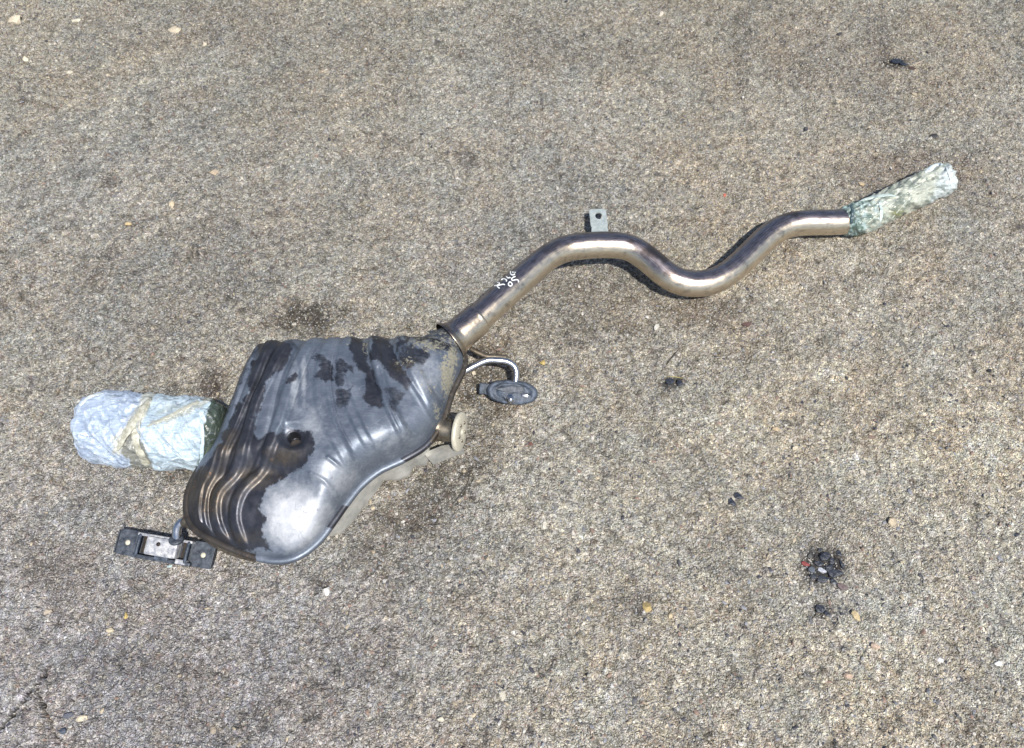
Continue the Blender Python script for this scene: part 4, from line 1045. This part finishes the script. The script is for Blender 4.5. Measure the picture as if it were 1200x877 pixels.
# --- bent hanger rod with its rubber mount on the right
hp_ = [(532, 443, .058), (540, 438, .060), (556, 429, .062), (570, 423, .062), (582, 422.5, .060), (594, 424, .056), (602, 429, .050), (605, 437, .044), (604, 448, .036)]
rod = tube('hanger_rod', cr([tuple(W(*a)) for a in hp_], 90), .0062, M_rod, root, 18)
rw = [W(551, 408, .048), W(567, 416, .046), W(582, 418, .044), W(594, 419, .040)]
tube('support_strut', cr([tuple(a) for a in rw], 24), .0052, M_rustpipe, root, 12, flat=(.6, 1))
def rubber_mount():
    o = W(600, 460, .022); fr = Frame(o, (1, -.10, 0), up=Vector((0, -.55, 1)))
    bm = bmesh.new()
    n = 48; rings = []
    def sil(t):                       # outline: a long oval with a small ear on the left
        c_, s2 = math.cos(t), math.sin(t)
        r = 1/((abs(c_)/.046)**2.3+(abs(s2)/.0215)**2.3)**(1/2.3)
        return r
    for fsc, zz in ((.0, .012), (.30, .013), (.50, .0135), (.58, .008), (.72, .007), (.80, .015), (.93, .0145), (1.0, .008), (1.03, -.006), (.98, -.014), (.0, -.016)):
        rings.append([bm.verts.new(fr.p(sil(2*math.pi*i/n)*max(fsc, .002)*math.cos(2*math.pi*i/n), sil(2*math.pi*i/n)*max(fsc, .002)*math.sin(2*math.pi*i/n)+(.002*math.sin(i*1.3) if fsc == 1 else 0)*.3, zz)) for i in range(n)])
    for a, b in zip(rings, rings[1:]):
        for i in range(n): bm.faces.new((a[i], a[(i+1) % n], b[(i+1) % n], b[i]))
    body = link('rubber_mount', bm_mesh('rubber_mount', bm), M_rubber, root)
    bm = bmesh.new(); box(bm, fr, -.060, -.036, -.008, .012, -.009, .004, .002)
    link('rubber_ear', bm_mesh('rubber_ear', bm), M_rubber, body)
    bm = bmesh.new()
    prism(bm, fr, [(-.030, .004), (-.004, .012), (.020, .0125), (.022, .004), (.006, .002), (-.010, -.0005)], .010, .0165, .001)
    link('bracket_plate', bm_mesh('bracket_plate', bm), M_dark, body, smooth=False)
    bm = bmesh.new(); prism(bm, fr, [(-.020, -.004), (.012, .001), (.034, -.002), (.038, -.010), (.020, -.0165), (-.004, -.0175)], .009, .0150, .001)
    link('retaining_clip', bm_mesh('retaining_clip', bm), M_rubber, body, smooth=False)
    bm = bmesh.new(); fb = Frame(fr.p(-.001, -.012, .014), (1, 0, .0), up=Vector((0, -.75, 1)))
    lathe(bm, fb, [(.0001, .010), (.0035, .010), (.0042, .009), (.0042, .006), (.0068, .006), (.0075, .004), (.0075, 0), (.0095, 0), (.0100, -.002)], 6*4)
    link('bolt', bm_mesh('bolt', bm), M_rod, body)
    bm = bmesh.new(); box(bm, fr, .018, .030, -.006, -.001, .0145, .0175, .0008); link('clip_tongue', bm_mesh('clip_tongue', bm), M_rod, body)
rubber_mount()

# --- hanger and mounting bracket at the lower left
hb = [(214, 632, .034), (208, 622, .045), (211, 613, .052), (221, 610, .055), (233, 617, .055)]
tube('hanger_rod', cr([tuple(W(*a)) for a in [(208, 635, .030), (207, 625, .040), (209, 616, .047), (216, 611, .050), (224, 612, .050), (236, 620, .050)]], 70), .0072, M_rod, root, 20)
ch = tube('hanger_tube', cr([tuple(W(*a)) for a in [(216, 610, .050), (232, 618, .050), (250, 632, .048), (268, 642, .046), (284, 648, .046), (301, 652, .046)]], 80), .0098, M_rustpipe, root, 24, wall=.22)
pp = W(249, 632, .0595)
bm = bmesh.new(); lathe(bm, Frame(pp, (1, 0, 0), up=Vector((0, -.5, 1))), [(.0001, -.001), (.0040, -.001), (.0042, .0012), (.0060, .0010), (.0066, -.003)], 20)
link('hole_rim', bm_mesh('hole_rim', bm), M_rustpipe, ch)
bm = bmesh.new(); lathe(bm, Frame(pp+Vector((0, -.0006, .0006)), (1, 0, 0), up=Vector((0, -.5, 1))), [(.0001, .0004), (.0040, .0002), (.0041, -.001)], 20)
link('hole_bore', bm_mesh('hole_bore', bm), M_hole, ch)
tube('support_strut', cr([tuple(W(*a)) for a in [(258, 633, .058), (272, 640, .060), (290, 646, .060)]], 20), .0075, M_rustpipe, root, 14, flat=(.5, 1))

A0 = W(139, 634, .016); A1 = W(252, 653, .016); Lb = (A1-A0).length
fb = Frame(A0, A1-A0, up=Vector((0, -.25, 1)))
def br(x0, x1, y0, y1, z0, z1, b=.001, name=None, mat=None, par=None, smooth=False):
    bm = bmesh.new(); box(bm, fb, x0*Lb, x1*Lb, y0, y1, z0, z1, b); return link(name, bm_mesh(name, bm), mat, par, smooth=smooth)
bkt = br(.20, .80, -.0185, .019, -.010, .000, .002, 'mount_bracket', M_dark, root)
for x0, x1 in ((0.0, .215), (.775, 1.0)):
    bm = bmesh.new(); outer = rrect(x0*Lb, x1*Lb, -.0205, .0205, .005, 5); cx = (x0+x1)/2*Lb
    plate_hole(bm, fb, outer, ellipse(cx, 0, .0045, .0045, len(outer), math.radians(7)), .0005, .0040)
    pl = link('end_plate', bm_mesh('end_plate', bm), M_dark, bkt, smooth=False)
br(.0, .012, -.019, .019, .001, .0085, .0012, 'plate_lip', M_dark, bkt)
br(.988, 1.0, -.019, .019, .001, .0075, .0012, 'plate_lip', M_dark, bkt)
for x0 in (.1075, .8875):
    bm = bmesh.new(); lathe(bm, Frame(fb.p(x0*Lb, 0, .0030), (1, 0, 0), up=fb.m.to_3x3() @ Vector((0, 0, 1))), [(.0001, .0014), (.0030, .0014), (.0046, .0004), (.0050, -.004)], 10)
    link('rivet', bm_mesh('rivet', bm), M_disc, bkt)
br(.335, .655, -.0130, .0165, .001, .020, .0035, 'cast_block', M_cast, bkt)
br(.22, .78, .0150, .0195, .001, .0150, .0015, 'side_rail', M_cast, bkt)
br(.655, .76, -.0200, -.0120, .001, .0160, .002, 'casting_foot', M_cast, bkt)
br(.44, .58, -.0185, -.0125, .001, .0165, .002, 'casting_rib', M_rubber, bkt)
br(.20, .80, -.0215, -.0150, -.008, .0120, .002, 'side_rail', M_dark, bkt)
br(.665, .73, -.0125, .0145, .001, .003, .0005, 'recess', M_hole, bkt)
br(.255, .335, -.0125, .0145, .001, .003, .0005, 'recess', M_hole, bkt)
for cx, rxx in ((.245, .0075), (.745, .0065)):          # upright rubber loops either side of the block
    pts = [tuple(fb.p(cx*Lb+.30*rxx*math.cos(t), .0165*math.sin(t), .0125+.0055*math.cos(t))) for t in np.linspace(0, 2*math.pi, 41)]
    V, F, _ = tube_data(np.array(pts), .0026, 10); me = np_mesh('rubber_loop', V.reshape(-1, 3), F); link('rubber_loop', me, M_rubber, bkt)
bm = bmesh.new(); lathe(bm, Frame(fb.p(.465*Lb, .006, .0200), (1, 0, 0), up=fb.m.to_3x3() @ Vector((0, 0, 1))), [(.0001, .0004), (.0034, .0004), (.0040, -.001)], 16)
link('blind_hole', bm_mesh('blind_hole', bm), M_hole, bkt)
bm = bmesh.new(); lathe(bm, Frame(W(207, 632, .036), (1, 0, 0), up=Vector((0, .5, 1))), [(.0001, .003), (.0105, .003), (.0125, .001), (.0125, -.002), (.010, -.004), (.0001, -.004)], 24)
link('rod_collar', bm_mesh('rod_collar', bm), M_dark, bkt)
br(.29, .33, -.010, .010, .003, .0065, .001, 'spring_clip', M_rustpipe, bkt)
stone('pebble', 198, 664, 9, 4, (.48, .62, .62), 'pale turquoise chip just in front of the mounting bracket', 'pebble', 0, LOOSE)
